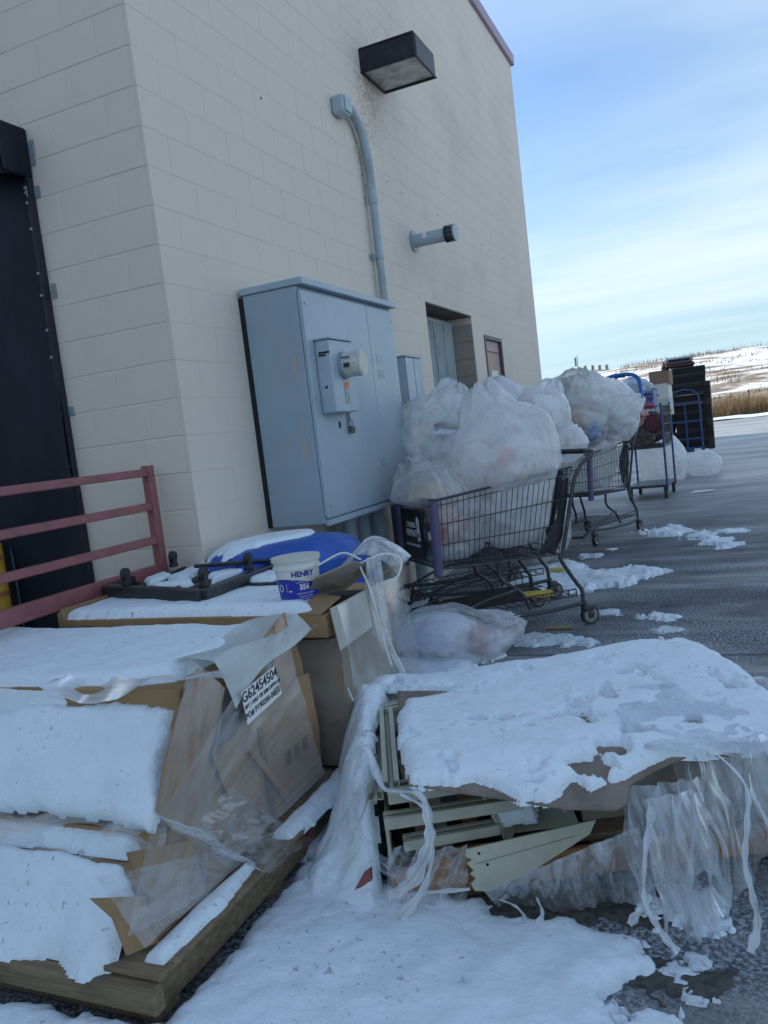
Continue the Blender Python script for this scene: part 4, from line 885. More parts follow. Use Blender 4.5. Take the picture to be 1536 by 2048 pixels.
# pail
pl_ = thing('plastic_pail', 'white plastic pail with a blue HENRY 356 label standing in the snow', 'pail', tuple(at('z', .79, 602, 1200))[:2]+(.79,))
R0, R1, HP = .078, .093, .170
pm = MB(); pm.tube([(0, 0, 0), (0, 0, HP*.5), (0, 0, HP)], R0, 40, r2=R1); pm.build('body', plast_white, pl_)
MB().tube([(0, 0, HP-.004), (0, 0, HP+.012)], R1+.006, 40).build('lid', mat('dirty_white_lid', (.58, .56, .50), .5, dirt=(.3, .28, .24)), pl_)
MB().tube([(0, 0, HP-.032), (0, 0, HP-.024)], R1+.003, 40).build('rib', plast_white, pl_)
def on_pail(ang, z, off=.0006):
    r_ = R0+(R1-R0)*z/HP+off; return (r_*math.sin(ang), -r_*math.cos(ang), z)
angc = math.atan2(CAM[0]-pl_.location.x, -(CAM[1]-pl_.location.y))
def patchp(a0, a1, z0, z1, m, name, off=.0006, wavy=0, parent=None):
    return grid(name, np.array([[on_pail(angc+a0+(a1-a0)*u, z0+(z1+wavy*math.sin(u*4.2+.6)-z0)*v, off) for v in np.linspace(0, 1, 4)] for u in np.linspace(0, 1, 30)]), m, parent or pl_)
lb_ = patchp(-1.35, 1.35, .012, .090, label_blue, 'label', .0006, .012)
def ptext(s_, size, a, z, m, bold=.0):
    t = text(s_, size, m, lb_, bold=bold, ex=.0001); 
    for v in t.data.vertices: v.co = on_pail(angc+a+v.co.x/R1, z+v.co.y, .0012+v.co.z)
    return t
ptext('HENRY', .030, .22, .118, mat('henry_blue', (.02, .02, .22), .4), .0012); ptext('356', .030, .25, .066, plast_white, .0012)
for i, (s_, z, a) in enumerate((('MULTIPURPOSE SHEET VINYL', .098, .25), ('& CARPET ADHESIVE', .086, .28), ('PREMIUM FLOORING', .040, .3), ('1 GALLON (3.78L)', .028, .3), ('READ ALL DIRECTIONS', .018, .25))): ptext(s_, .0085, a, z, plast_white)
patchp(-.62, -.60, .05, .085, plast_white, 'print_mark', .0014, parent=lb_); patchp(-.52, -.36, .05, .055, plast_white, 'print_mark', .0014, parent=lb_)
rg = MB(); rg.tube([on_pail(angc-.95+.12*math.cos(k*.52), .066+.014*math.sin(k*.52), .0015) for k in range(13)], .0016, 4); rg.build('round_mark', plast_white, lb_)
# dark blue tray beside the pail
tr = MB().box((0, -.05, 0), (.24, .22, .02), .006); p = at('z', .80, 478, 1172); o = tr.build('flat_tray', plast_black); o.location = (p[0], p[1], .80); tag(o, 'flat dark tray half buried in snow between the dolly and the pail', 'tray')
snow('snow_cap', [(p[0]+.01, p[1]-.02), (p[0]+.2, p[1]-.03), (p[0]+.22, p[1]+.15), (p[0]+.05, p[1]+.18)], .022, ZF, base=lambda X, Y: 0*X+.818, seed=141, edge=.03, rag=.02, res=.008, label='small patch of snow on the flat dark tray beside the pail')
# blue upturned tub
tb = thing('blue_tub', 'bright blue upturned plastic tub with a snow patch beside the block wall', 'tub', (.435, 3.63, .055))
ring = MB(); nseg = 32
def tubr(a, R_): return R_*.93*(1+.05*math.cos(8*a))
levels = [(.0, .43), (.70, .455), (.705, .47), (.78, .475), (.785, .455), (.84, .40), (.868, .32), (.878, .20), (.880, .0)]
V = []; F = []
for z, R_ in levels: V += [(tubr(2*math.pi*j/nseg, R_)*math.cos(2*math.pi*j/nseg), tubr(2*math.pi*j/nseg, R_)*.92*math.sin(2*math.pi*j/nseg), z) for j in range(nseg)]
for i in range(len(levels)-1):
    for j in range(nseg): F.append((i*nseg+j, i*nseg+(j+1) % nseg, (i+1)*nseg+(j+1) % nseg, (i+1)*nseg+j))
tubm = MB().add(V, F, True); to = tubm.build('shell', plast_blue, tb)
MB().tube([(0, 0, .60), (0, 0, .62)], .47, 32).build('band', plast_blue, tb)
ts = [(-.34, -.20), (-.15, -.30), (.02, -.26), (.08, -.12), (.14, -.02), (.12, .14), (.05, .28), (-.2, .3), (-.36, .1)]
snow('snow_cap', [(x+.41, y+3.63) for x, y in ts], .022, ZF, base=lambda X, Y: .932-.14*np.clip(np.hypot(X-.435, Y-3.63)-.22, 0, 1)-.35*np.clip(np.hypot(X-.435, Y-3.63)-.30, 0, 1), seed=143, edge=.04, rag=.05, res=.010, label='thin snow on the domed top of the blue tub')

# ================================================================ RIGHT-HAND LOAD (cream panels under a snowy cardboard sheet)
LA = np.array((1.60, 2.05, 0)); LU = np.array((.912, .410, 0)); LV = np.array((-.410, .912, 0)); LZ = np.array((0, 0, 1.))
LF = (LA, LU, LV, LZ)
def lp_(s, t, z): return LA+LU*s+LV*t+LZ*z
def lpx(px, py, z):
    p = at('z', z, px, py)-LA; return (float(p@LU), float(p@LV))
def lbox(name, a, b, m, parent, bev=.003): return MB().box(a, b, bev, fr=LF).build(name, m, parent)
rp_ = thing('wooden_pallet', 'orange-brown wooden pallet under the load of cream metal panels', 'pallet')
lbox('front_board', (.0, -.02, .03), (.42, .012, .118), wood2, rp_, .008); lbox('front_board', (.425, -.02, .03), (1.38, .012, .118), wood2, rp_, .008)
lbox('front_board', (-.02, .0, -.0), (.46, .04, .030), wood, rp_)
for s in (.02, .62, 1.28): lbox('stringer', (s, .015, .0), (s+.05, .95, .095), wood, rp_)
for i, t in enumerate((.06, .24, .42, .60, .78)): lbox('deck_board', (.0, t, .096), (1.34, t+.13, .115), wood, rp_)
pn = thing('panel_load', 'stack of cream metal frame panels and boards half buried in snow and torn film', 'panel stack')
lbox('core_carton', (.62, .14, .118), (1.28, .92, .395), card3, pn); lbox('core_carton', (.16, .45, .118), (.61, .92, .385), card3, pn)
def prof_bar(name, a, b, w_, h_, m=cream, lip=.012, parent=None, z=None):
    """C-shaped channel from a to b (s,t,z)"""
    a = Vector(lp_(*a)); b = Vector(lp_(*b)); d = b-a; ln = d.length; d.normalize(); s_ = d.cross(Vector((0, 0, 1))).normalized(); u = s_.cross(d)
    if u.z < 0: u = -u
    q = MB(); f = (a, d, s_, u); t_ = .004
    q.box((0, -w_/2, 0), (ln, w_/2, t_), fr=f); q.box((0, -w_/2, t_), (ln, -w_/2+t_, h_), fr=f); q.box((0, w_/2-t_, t_), (ln, w_/2, h_), fr=f)
    q.box((0, -w_/2+t_, h_-t_), (ln, -w_/2+t_+lip, h_), fr=f); q.box((0, w_/2-t_-lip, h_-t_), (ln, w_/2-t_, h_), fr=f); q.box((0, -w_*.12, t_), (ln, w_*.12, h_*.45), fr=f)
    return q.build(name, m, parent or pn)
# left long rail, its twin below, the two cross rails at the front, inner boards
prof_bar('long_rail', (.035, .02, .35), (.035, .62, .37), .05, .035); prof_bar('long_rail', (-.02, .10, .29), (-.02, .70, .31), .05, .03)
prof_bar('cross_rail', (.02, .035, .315), (.46, .05, .325), .06, .045); prof_bar('cross_rail', (.0, .015, .245), (.42, .03, .25), .05, .035)
prof_bar('cross_rail', (.03, .62, .375), (.32, .66, .385), .05, .03); prof_bar('cross_rail', (.05, .70, .36), (.36, .74, .375), .04, .03)
def board(name, pts, d, m=cream): return prism([lp_(*p) for p in pts], LU*d[0]+LV*d[1]+LZ*d[2]).build(name, m, pn)
board('inner_board', [(.30, .03, .30), (.36, .02, .13), (.46, .30, .13), (.40, .30, .30)], (.006, 0, 0))
board('inner_board', [(.47, .06, .31), (.55, .05, .20), (.60, .36, .22), (.52, .36, .32)], (.006, 0, 0))
board('inner_board', [(.09, .10, .125), (.14, .10, .125), (.14, .13, .245), (.09, .13, .245)], (0, .01, 0), card)
board('inner_board', [(.24, .14, .125), (.29, .14, .125), (.29, .17, .245), (.24, .17, .245)], (0, .01, 0), card)
board('inner_board', [(.10, .05, .13), (.20, .05, .13), (.16, .35, .30), (.06, .35, .30)], (.0, .006, .004))
board('inner_board', [(.34, .10, .13), (.60, .10, .13), (.58, .34, .26), (.36, .34, .26)], (.0, .006, .004))
board('inner_board', [(.10, .33, .13), (.60, .33, .13), (.60, .33, .33), (.10, .33, .33)], (.0, .006, .0))
lbox('side_panel', (.0, .02, .125), (.012, .90, .24), cream, pn)
prof_bar('cross_rail', (.05, .02, .17), (.34, .03, .18), .05, .03)
lbox('bottom_tray', (.02, .06, .118), (.62, .44, .128), dark_gap, pn)
lbox('lower_lip', (.12, -.045, .122), (.33, .03, .150), wood2, pn, .004)
# the loose fascia plank, leaning out of the front, with its jagged end and two screw holes
pp0 = lp_(.28, -.12, 0); fn = LV*-1+LZ*.30
fpx = [(933, 1699), (1192, 1640), (1180, 1668), (1100, 1720), (1060, 1745), (978, 1782), (950, 1782), (942, 1768), (952, 1757), (940, 1748), (948, 1742), (934, 1727), (944, 1720), (930, 1712)]
FP = [atp(pp0, fn, *p) for p in fpx]
fa = prism(FP, LV*.006).build('fascia_plank', cream, pn)
sm_ = MB(); a_, b_2 = atp(pp0-LV*.001, fn, 952, 1728), atp(pp0-LV*.001, fn, 1150, 1672); sm_.tube([a_, b_2], .0012, 4); sm_.build('fold_line', mat('cream_shadow', (.22, .22, .18), .6), fa)
for q in ((958, 1707), (975, 1729)):
    p = atp(pp0-LV*.0008, fn, *q); MB().tube([p, p-LV*.001], .0045, 10).build('screw_hole', dark_gap, fa)
# cardboard sheet on top
def droop(s, t): return .405-.42*np.clip(-t-.0, 0, 1)**1.35*sm(-.05, .25, s)-.05*sm(.75, 1.25, s)*sm(.5, -.1, t)+.012*np.sin(s*5+t*3)
shp = [lpx(*p, .40) for p in ((800, 1558), (1010, 1600))]
front = [(.035, -.05), (.10, -.075), (.25, -.135), (.42, -.205), (.50, -.235), (.62, -.255), (.665, -.235), (.69, -.17), (.9, -.05), (1.30, -.02)]
fs = np.array(front)
na, nb = 90, 50; P = np.zeros((na, nb, 3))
for i, s in enumerate(np.linspace(.085, 1.28, na)):
    tf = np.interp(s, fs[:, 0], fs[:, 1])
    for j, v in enumerate(np.linspace(0, 1, nb)):
        t = tf+(.93-tf)*v; P[i, j] = lp_(s, t, float(droop(s, t)))
cs_ = grid('cardboard_sheet', P, mat('wet_brown_sheet', (.24, .19, .155), .8, col2=(.18, .14, .11), cscale=7, dirt=(.09, .07, .06), dscale=6), None)
so = cs_.modifiers.new('thick', 'SOLIDIFY'); so.thickness = .005; so.offset = -1
tag(cs_, 'sagging wet brown cardboard sheet showing under the snow at the front of the panel load', 'cardboard')
# snow: cover of the load
sp = [(.09, -.065), (.12, -.075), (.22, -.115), (.26, -.09), (.29, -.11), (.38, -.19), (.46, -.215), (.50, -.20), (.54, -.15), (.58, -.19), (.64, -.16), (.68, -.15), (.85, -.06), (1.05, -.03), (1.30, .0), (1.33, .5), (1.31, .95), (1.1, .97), (.8, .93), (.5, .95), (.2, .93), (.02, .95), (-.05, .88), (.0, .80), (.16, .76), (.30, .72), (.26, .64), (.12, .60), (.09, .45), (.07, .2)]
def hol2(X, Y, p):
    near = sm(.45, -.1, Y)*sm(.2, .4, X)*sm(1.15, .8, X)
    return np.clip((fbm(p, 10, 4, 77)-.40+.30*near)*7, 0, 1.2)*sm(.0, .3, near+.22)
snow('snow_cap', sp, .030, LF, base=lambda X, Y: droop(X, Y)+.002, seed=151, edge=.05, rag=.024, lumps=.5, res=.0075, holes=hol2, label='wide lumpy snow cover with dark melt holes on top of the panel load at the right')
snow('snow_cap', [(.33, .06), (.46, .05), (.50, .28), (.38, .30)], .09, LF, base=lambda X, Y: 0*X+.19, seed=153, edge=.10, rag=.03, res=.009, label='lump of snow fallen between the cream boards of the panel load')
# drift sliding from the left edge of the load down to the ground
def drift(X, Y):   # X: out from load (0) to left, Y along
    q = np.stack([X, Y, 0*X], -1); return .38*(1-sm(.02, .25, X))**1.25*sm(-.08, .26, Y)+.035*fbm(q, 9, 4, 91)*sm(.0, .06, X)*sm(-.2, .0, Y)*1.9
snow('snow_drift', [(-.06, .80), (.0, .45), (.01, .1), (.0, -.08), (.08, -.15), (.20, -.12), (.26, .05), (.22, .4), (.19, .6), (.16, .85), (.08, .95), (-.05, .9)], .05, (LA+LU*-.02, -LU, LV, LZ), base=drift, seed=155, edge=.06, rag=.03, lumps=.5, res=.010, label='snow drift sliding off the left edge of the panel load down to the ground')
# film hanging from the load
pf = thing('torn_plastic_wrap', 'torn clear plastic wrap hanging in folds and ribbons from the front of the panel load', 'plastic film')
hang = film('hanging_film', (.76, .81, .85), lo=.14, hi=.80, su=11, sv=1.5, rough=.35, trans=.4, thr=(.42, .74), bump=.3, gloss=.35)
def curtain(s0, s1, z0, z1, out0, out1, n, seed, foldn=9, amp=.025, name='hanging_film', m=None, rag=.17, slope=0):
    def f(u, v):
        s = s0+(s1-s0)*u; bot = z1+rag*fbm(np.array([u*9, seed, 0]), 1, 3, seed)+slope*u
        z = z0+(max(bot, .008)-z0)*v
        if isinstance(z0, tuple): z = 0
        a_ = amp*(.3+.9*v); w_ = u+.05*float(fbm(np.array([u*6, v*1.2, seed]), 1, 2, seed)); fo = math.sin(w_*foldn*4.5+1.5*math.sin(u*5+seed)+v*.8)+.35*math.sin(w_*foldn*11+v*1.5+seed)+.5*float(fbm(np.array([u*12, v*2.5, seed]), 1, 2, seed+5))
        t = -(out0+(out1-out0)*v)-a_*fo*.5-.02*float(fbm(np.array([u*5, v*4, seed]), 1, 3, seed))
        ss = s+.012*math.sin(v*9+u*20)
        return lp_(ss, t, z)
    return surf(name, f, n, 26, m or hang, pf)
def diag(u, v):     # film pulled diagonally from behind the plank
    a0 = lp_(.26, -.13, .105); a1 = lp_(.68, -.235, .30); b0 = lp_(.30, -.10, .02); b1 = lp_(.74, -.16, .03)
    p = (a0*(1-u)+a1*u)*(1-v)+(b0*(1-u)+b1*u)*v
    fo = float(fbm(np.array([u*14+v*2, v*2, 3]), 1, 3, 3))
    return p-LV*(.022*fo*(.4+v)+.025)+LZ*(.02*v*float(fbm(np.array([u*9, 1, 3]), 1, 2, 8)))
surf('hanging_film', diag, 110, 26, hang, pf)
curtain(.66, .90, .36, .05, .16, .22, 110, 3, 5, .05)
curtain(.86, 1.26, .36, .06, .03, .08, 110, 5, 7, .035)
curtain(.92, 1.32, .40, .03, .02, .16, 110, 15, 4, .05)
curtain(.70, .88, .36, .0, .24, .32, 60, 8, 4, .05)
def sideb(u, v):    # bulging film over the right end
    s = 1.24+.13*math.sin(v*2.6)+.03*math.sin(u*9+v*3); t = -.05+u*1.0; z = .42-.38*v
    return lp_(s+.012*math.sin(u*37+v*5), t, z+.012*math.sin(u*21))
surf('side_film', sideb, 90, 30, hang, pf)
def topb_(u, v):
    s = .78+u*.58; t = -.06+v*.50; z = float(droop(s, t))+.035+.028*float(fbm(np.array([u*5, v*5, 2]), 1, 4, 5))-.05*u*u*.5
    return lp_(s, t-.02, z)
surf('top_film', topb_, 60, 50, film('top_film', (.70, .74, .78), lo=.12, hi=.7, su=9, sv=3, rough=.3, thr=(.44, .72), bump=.4), pf)
# film strands at the left end (looped ribbon) and rope-like bunch
def rib(pts, w0, name='ribbon', m=None, twist=1.0, n=10):
    Q = catmull(pts, n); Q = np.array(Q); k = len(Q); V = []
    for i, p in enumerate(Q):
        d = Q[min(i+1, k-1)]-Q[max(i-1, 0)]; d = d/np.linalg.norm(d); a = i/k*twist*3.1; s_ = np.cross(d, (math.sin(a), math.cos(a)*.4, .8)); s_ /= np.linalg.norm(s_)
        ww = w0*(1+.25*math.sin(i*.9)); V += [p-s_*ww, p+s_*ww*.2+np.cross(s_, d)*ww*.5, p+s_*ww]
    F = []
    for i in range(k-1):
        for j in range(2): F.append((i*3+j, i*3+j+1, (i+1)*3+j+1, (i+1)*3+j))
    uv = [(j/2, i/k*8) for i in range(k) for j in range(3)]
    return mesh_obj(name, V, F, m or ribm, pf, True, uv=uv)
ribm = film('ribbon_film', (.78, .82, .85), lo=.55, hi=.95, su=5, sv=.6, rough=.3, trans=.3, thr=(.35, .6), bump=.3)
G = lambda px, py, z: at('z', z, px, py)
def PT(px, py, s=None, t=-.16): return atp(lp_(0, t, 0), LV, px, py)
rib([PT(1262, 1530, t=-.05), PT(1300, 1490, t=-.05), PT(1370, 1500, t=-.08), PT(1425, 1505, t=-.1), PT(1490, 1570, t=-.2), PT(1495, 1640, t=-.28), PT(1490, 1720, t=-.34), PT(1505, 1790, t=-.40), PT(1515, 1850, t=-.42), PT(1500, 1905, t=-.44)], .011)
rib([PT(1315, 1580, t=-.1), PT(1300, 1640, t=-.22), PT(1290, 1720, t=-.30), PT(1290, 1800, t=-.34), PT(1320, 1860, t=-.40), PT(1355, 1905, t=-.42)], .011)
rib([PT(1300, 1790, t=-.33), PT(1280, 1820, t=-.35), PT(1258, 1850, t=-.38)], .010)
rib([PT(1072, 1795, t=-.20), PT(1085, 1825, t=-.22), PT(1075, 1855, t=-.24)], .009); rib([PT(1000, 1800, t=-.18), PT(1035, 1815, t=-.20), PT(1060, 1850, t=-.2)], .006)
rib([PT(700, 1520, t=.16), PT(735, 1500, t=.10), PT(770, 1580, t=-.02), PT(840, 1590, t=-.10), PT(858, 1650, t=-.15), PT(855, 1700, t=-.17), PT(820, 1765, t=-.16), PT(780, 1790, t=-.12)], .020)
rib([PT(800, 1590, t=-.10), PT(850, 1620, t=-.13), PT(865, 1690, t=-.15), PT(850, 1770, t=-.16), PT(800, 1835, t=-.14), PT(770, 1845, t=-.1)], .013)
rib([PT(705, 1590, t=.0), PT(715, 1660, t=-.05), PT(760, 1720, t=-.08), PT(810, 1755, t=-.10), PT(830, 1760, t=-.11)], .028, m=hang)
rib([PT(770, 1790, t=-.08), PT(850, 1785, t=-.10), PT(940, 1778, t=-.12)], .006)
def bagf(u, v):
    p = PT(775+u*160, 1690+v*140, t=-.075); return p-LV*(.02*math.sin(u*3.1)+.010*math.sin(u*23+v*9))
surf('loose_film', bagf, 50, 30, film('loose_front_film', (.70, .74, .80), lo=.06, hi=.5, su=7, sv=6, rough=.2, thr=(.45, .7), bump=.7), pf)
def leftf(u, v):    # film along the left edge
    t = .0+u*.85; s = -.02-.10*v+.02*math.sin(u*14+v*3)+.01*math.sin(u*41); z = .425-.22*v+.014*math.sin(u*23+v*4)
    return lp_(s, t, z)
surf('side_film', leftf, 80, 20, hang, pf)
for q in ([(1.04, 2.95, .46), (1.0, 2.85, .42), (1.03, 2.78, .33), (1.06, 2.72, .3)], [(1.25, 2.62, .43), (1.18, 2.7, .47), (1.08, 2.8, .44)]): MB().tube(catmull(q, 8), .004, 5).build('film_strand', plast_white, pf)
# red-pink sheet pieces at the left of the load
redp = mat('faded_red_panel', (.30, .07, .075), .6, dirt=(.16, .05, .05), dscale=9)
o = prism([G(690, 1815, .03), G(745, 1800, .03), G(742, 1735, .14), G(728, 1745, .13)], (0, .008, .0)).build('torn_red_scrap', redp); tag(o, 'torn red scrap sticking out of the snow at the left foot of the panel load', 'scrap')
o = prism([G(608, 1700, .06), G(650, 1625, .08), G(655, 1570, .14), G(620, 1640, .12)], (-.01, .008, .0)).build('dull_red_scrap', redp); tag(o, 'dull red panel wedged between the two snowy pallets', 'panel')

# ================================================================ BAGS
def ico(n):
    b = bmesh.new(); bmesh.ops.create_icosphere(b, subdivisions=n, radius=1); V = np.array([v.co[:] for v in b.verts]); F = np.array([[v.index for v in f.verts] for f in b.faces]); b.free(); return V, F
ICO = {n: ico(n) for n in (4, 5, 6)}
def bag_shape(c, r, seed, n=6, knot=None, lump=.16, crease=.10, flat=None, ncell=20, rot=0, clampf=None, sharp=1.0):
    V, F = ICO[n]; rg = np.random.default_rng(seed)
    k = np.array(knot if knot is not None else (.1, .1, 1.)); k = k/np.linalg.norm(k)
    cells = rg.normal(size=(ncell, 3)); cells /= np.linalg.norm(cells, axis=1)[:, None]
    q = V+.22*np.stack([fbm(V, 2.2, 3, seed+i) for i in range(3)], -1)
    # stretch the cells along the pull towards the knot
    def cellf(q, cells, st):
        qa = (q@k)[:, None]*k; q2 = qa*st+(q-qa); ca = (cells@k)[:, None]*k; c2 = ca*st+(cells-ca)
        d = np.sqrt(((q2[:, None, :]-c2[None])**2).sum(-1)); d.partition(1, axis=1); return d[:, 0], d[:, 1]
    f1, f2 = cellf(q, cells, .6); e = np.clip((f2-f1)/.34, 0, 1)
    cells2 = rg.normal(size=(ncell*3, 3)); cells2 /= np.linalg.norm(cells2, axis=1)[:, None]
    g1_, g2_ = cellf(q, cells2, .35); e2 = np.clip((g2_-g1_)/.10, 0, 1)
    rad = 1+lump*1.5*fbm(V, 1.3, 3, seed+9)-crease*.34*(1-e**.9)-crease*.12*(1-e2)+.008*fbm(V, 12, 2, seed+3)
    ang = V@k                                     # pleats gathered towards the knot
    x = np.cross(k, (0, .3, 1.)) if abs(k[2]) < .9 else np.cross(k, (1, 0, 0)); x = x/np.linalg.norm(x); y = np.cross(k, x)
    az = np.arctan2(V@y, V@x); near = sm(.72, 1, ang); azn = az+.5*fbm(V, 2.5, 2, seed+31)
    rad = rad*(1+near*.07*np.sin(azn*7+seed)+near*.03*np.sin(azn*15))+near**4*.22
    P = V*rad[:, None]; 
    P = P*np.array(r)
    if rot: cz, sz = math.cos(rot), math.sin(rot); P = np.stack([P[:, 0]*cz-P[:, 1]*sz, P[:, 0]*sz+P[:, 1]*cz, P[:, 2]], -1)
    P = P+np.array(c)
    if flat is not None: P[:, 2] = np.where(P[:, 2] < flat, flat+(P[:, 2]-flat)*.08, P[:, 2]); P[:, 2] = np.maximum(P[:, 2], flat-.0)
    if clampf is not None: P = clampf(P)
    return P, F
def bag(c, r, seed, m, label, name='trash_bag', n=6, contents=(), cat='plastic bag', group=None, **kw):
    P, F = bag_shape(c, r, seed, n, **kw)
    t = thing(name, label, cat, group=group)
    me = bpy.data.meshes.new('bag_skin'); me.from_pydata(P.tolist(), [], F.tolist()); me.polygons.foreach_set('use_smooth', [True]*len(me.polygons)); me.materials.append(m)
    o = bpy.data.objects.new('bag_skin', me); C.objects.link(o); o.parent = t
    rg = np.random.default_rng(seed+100)
    for (off, rr_, mm, kind) in contents:
        V2, F2 = ICO[4]; 
        if kind == 'box':
            b = MB(); a_ = rg.uniform(0, 3); U_ = Vector((math.cos(a_), math.sin(a_), rg.uniform(-.4, .4))).normalized(); W2 = U_.cross(Vector((.2, .1, 1))).normalized()
            b.box((-rr_[0], -rr_[1], -rr_[2]), tuple(rr_), .003, fr=(Vector(c)+Vector(off), U_, W2, U_.cross(W2))); b.build('contents', mm, t)
        else:
            cr_ = V2*(1+.25*fbm(V2, 2.2, 4, int(seed*7+rr_[0]*100))[:, None])*np.array(rr_)*.92+np.array(c)+np.array(off)
            if kw.get('clampf') is not None: cr_ = (kw['clampf'](cr_)-np.array(c))*.93+np.array(c)
            me = bpy.data.meshes.new('contents'); me.from_pydata(cr_.tolist(), [], F2.tolist()); me.polygons.foreach_set('use_smooth', [True]*len(me.polygons)); me.materials.append(mm); q = bpy.data.objects.new('contents', me); C.objects.link(q); q.parent = t
    return t
c_card = mat('crumpled_card', (.36, .25, .18), .9); c_red = mat('red_packet', (.50, .05, .07), .6); c_white = mat('crumpled_white', (.84, .84, .84), .8, col2=(.62, .64, .67), cscale=9)
c_blue = mat('blue_packet', (.03, .20, .55), .6); c_pink = mat('pink_paper', (.60, .34, .30), .8); c_dark = mat('dark_rubbish', (.05, .045, .045), .7, col2=(.16, .12, .10), cscale=14); c_tan = mat('tan_paper', (.55, .42, .30), .9, col2=(.38, .26, .19), cscale=9)
c_yel = mat('yellow_card', (.55, .42, .05), .6)

# ================================================================ SHOPPING CARTS
def make_cart(loc, ang, label, front_wheel=True, sign=False, rzd=0, Wd=(.355, .35, .325, .325)):
    t = thing('shopping_cart', label, 'shopping cart', loc, ang, 'large shopping carts along the wall')
    wr, wf, wff, wfr = Wd
    RT, FT, FB, RB = (-.50, wr, 1.06), (.48, wf, .97), (.49, wff, .54), (-.36, wfr, .50)      # one side: rear top, front top, front floor, rear floor
    rt, ft, fb, rb2 = [np.array(p) for p in (RT, FT, FB, RB)]
    def S(sg, u, v):     # side wall point, u 0 rear..1 front, v 0 top..1 bottom
        p = (rt*(1-u)+ft*u)*(1-v)+(rb2*(1-u)+fb*u)*v; return (p[0], p[1]*sg, p[2])
    LV_ = (.08, .36, .66, .93)
    for sg in (-1, 1):
        q = MB()
        for k in range(26): u = k/25; q.tube([S(sg, u, 0), S(sg, u, 1)], .0026, 4, caps=False)
        for v in LV_: q.tube([S(sg, 0, v), S(sg, 1, v)], .0038, 5, caps=False)
        q.build('basket_side', cart_m, t)
    q = MB()
    for k in range(17): a = -1+2*k/16; q.tube([(ft[0], ft[1]*a, ft[2]), (fb[0], fb[1]*a, fb[2])], .0026, 4, caps=False)
    for v in LV_: p = ft*(1-v)+fb*v; q.tube([(p[0], -p[1], p[2]), (p[0], p[1], p[2])], .0038, 5, caps=False)
    q.build('basket_front', cart_m, t)
    q = MB()
    for k in range(17):
        a = -1+2*k/16; q.tube([(rt[0], rt[1]*a, rt[2]), (rb2[0], rb2[1]*a, rb2[2])], .0026, 4, caps=False); q.tube([(-.455, .33*a, 1.05), (-.41, .32*a, .92), (-.38, .30*a, .80)], .0024, 4, caps=False)
    for v in LV_: p = rt*(1-v)+rb2*v; q.tube([(p[0], -p[1], p[2]), (p[0], p[1], p[2])], .0038, 5, caps=False)
    q.build('basket_rear', cart_m, t)
    q = MB()
    for k in range(15): a = -1+2*k/14; q.tube([(rb2[0], rb2[1]*a, rb2[2]), (fb[0], fb[1]*a, fb[2])], .0026, 4, caps=False)
    for k in range(9): u = k/8; p = rb2*(1-u)+fb*u; q.tube([(p[0], -p[1], p[2]), (p[0], p[1], p[2])], .0032, 4, caps=False)
    q.build('basket_floor', cart_m, t)
    MB().tube([(-.50, wr+.003, 1.062), (.47, wf+.004, .973), (.486, wf-.02, .973), (.486, -wf+.02, .973), (.47, -wf-.004, .973), (-.50, -wr-.003, 1.062)], .0085, 8).build('rim', cart_t, t)
    MB().tube([(-.36, wfr+.003, .497), (.49, wff+.003, .535), (.495, -wff-.003, .535), (-.36, -wfr-.003, .497), (-.36, wfr+.003, .497)], .007, 6).build('floor_frame', cart_t, t)
    for sg in (-1, 1):
        MB().tube([(.487, (wf-.012)*sg, .968), (.497, (wff-.012)*sg, .49)], .030, 12).build('corner_bumper', bumper_m, t)
        MB().tube(catmull([(-.655, .28*sg, 1.15), (-.67, (wr)*sg, 1.135), (-.56, (wr+.02)*sg, 1.07), (-.50, (wr+.015)*sg, .98)], 5)+[(-.375, (wfr+.02)*sg, .50)], .0135, 10).build('upright', cart_t, t)
        MB().tube(catmull([(-.375, (wfr+.02)*sg, .50), (-.36, (wfr+.02)*sg, .46), (-.45, (wr-.005)*sg, .30), (-.485, wr*sg, .24), (-.49, wr*sg, .15)], 5), .0135, 10).build('rear_leg', cart_t, t)
        MB().tube(catmull([(-.49, wr*sg, .15), (-.2, .335*sg, .135), (.25, .27*sg, .15), (.46, .235*sg, .175), (.56, .215*sg, .16), (.60, .18*sg, .12)], 5), .0135, 10).build('base_rail', cart_t, t)
        MB().tube(catmull([(.02, .20*sg, .51), (.02, .20*sg, .38), (-.10, .24*sg, .27), (-.14, .27*sg, .15)], 4), .0125, 10).build('strut', cart_t, t)
    MB().tube([(.60, .18, .12), (.605, 0, .115), (.60, -.18, .12)], .0135, 10).build('front_loop', cart_t, t)
    MB().tube(catmull([(.46, .24, .175), (.20, .26, .26), (-.05, .27, .30)], 4), .010, 8).build('rack_rail', cart_t, t); MB().tube(catmull([(.46, -.24, .175), (.20, -.26, .26), (-.05, -.27, .30)], 4), .010, 8).build('rack_rail', cart_t, t)
    MB().tube([(-.655, .285, 1.15), (-.655, -.285, 1.15)], .018, 12).build('handle', plast_black, t)
    q = MB()
    for k in range(16): u = k/15; w_ = .33-.09*u; q.tube([(-.46+.98*u, -w_, .195-.01*u), (-.46+.98*u, w_, .195-.01*u)], .0032, 4, caps=False)
    for a in (-1, -.4, .4, 1): q.tube([(-.46, .33*a, .20), (.52, .235*a, .19)], .0045, 5, caps=False)
    for sg in (-1, 1): q.tube([(-.46, .33*sg, .245), (-.05, .30*sg, .245)], .005, 5); [q.tube([(-.46+.06*k, .33*sg-.004*k*sg, .245), (-.46+.06*k, .33*sg-.004*k*sg, .20)], .004, 4) for k in range(7)]
    q.build('lower_rack', cart_m, t)
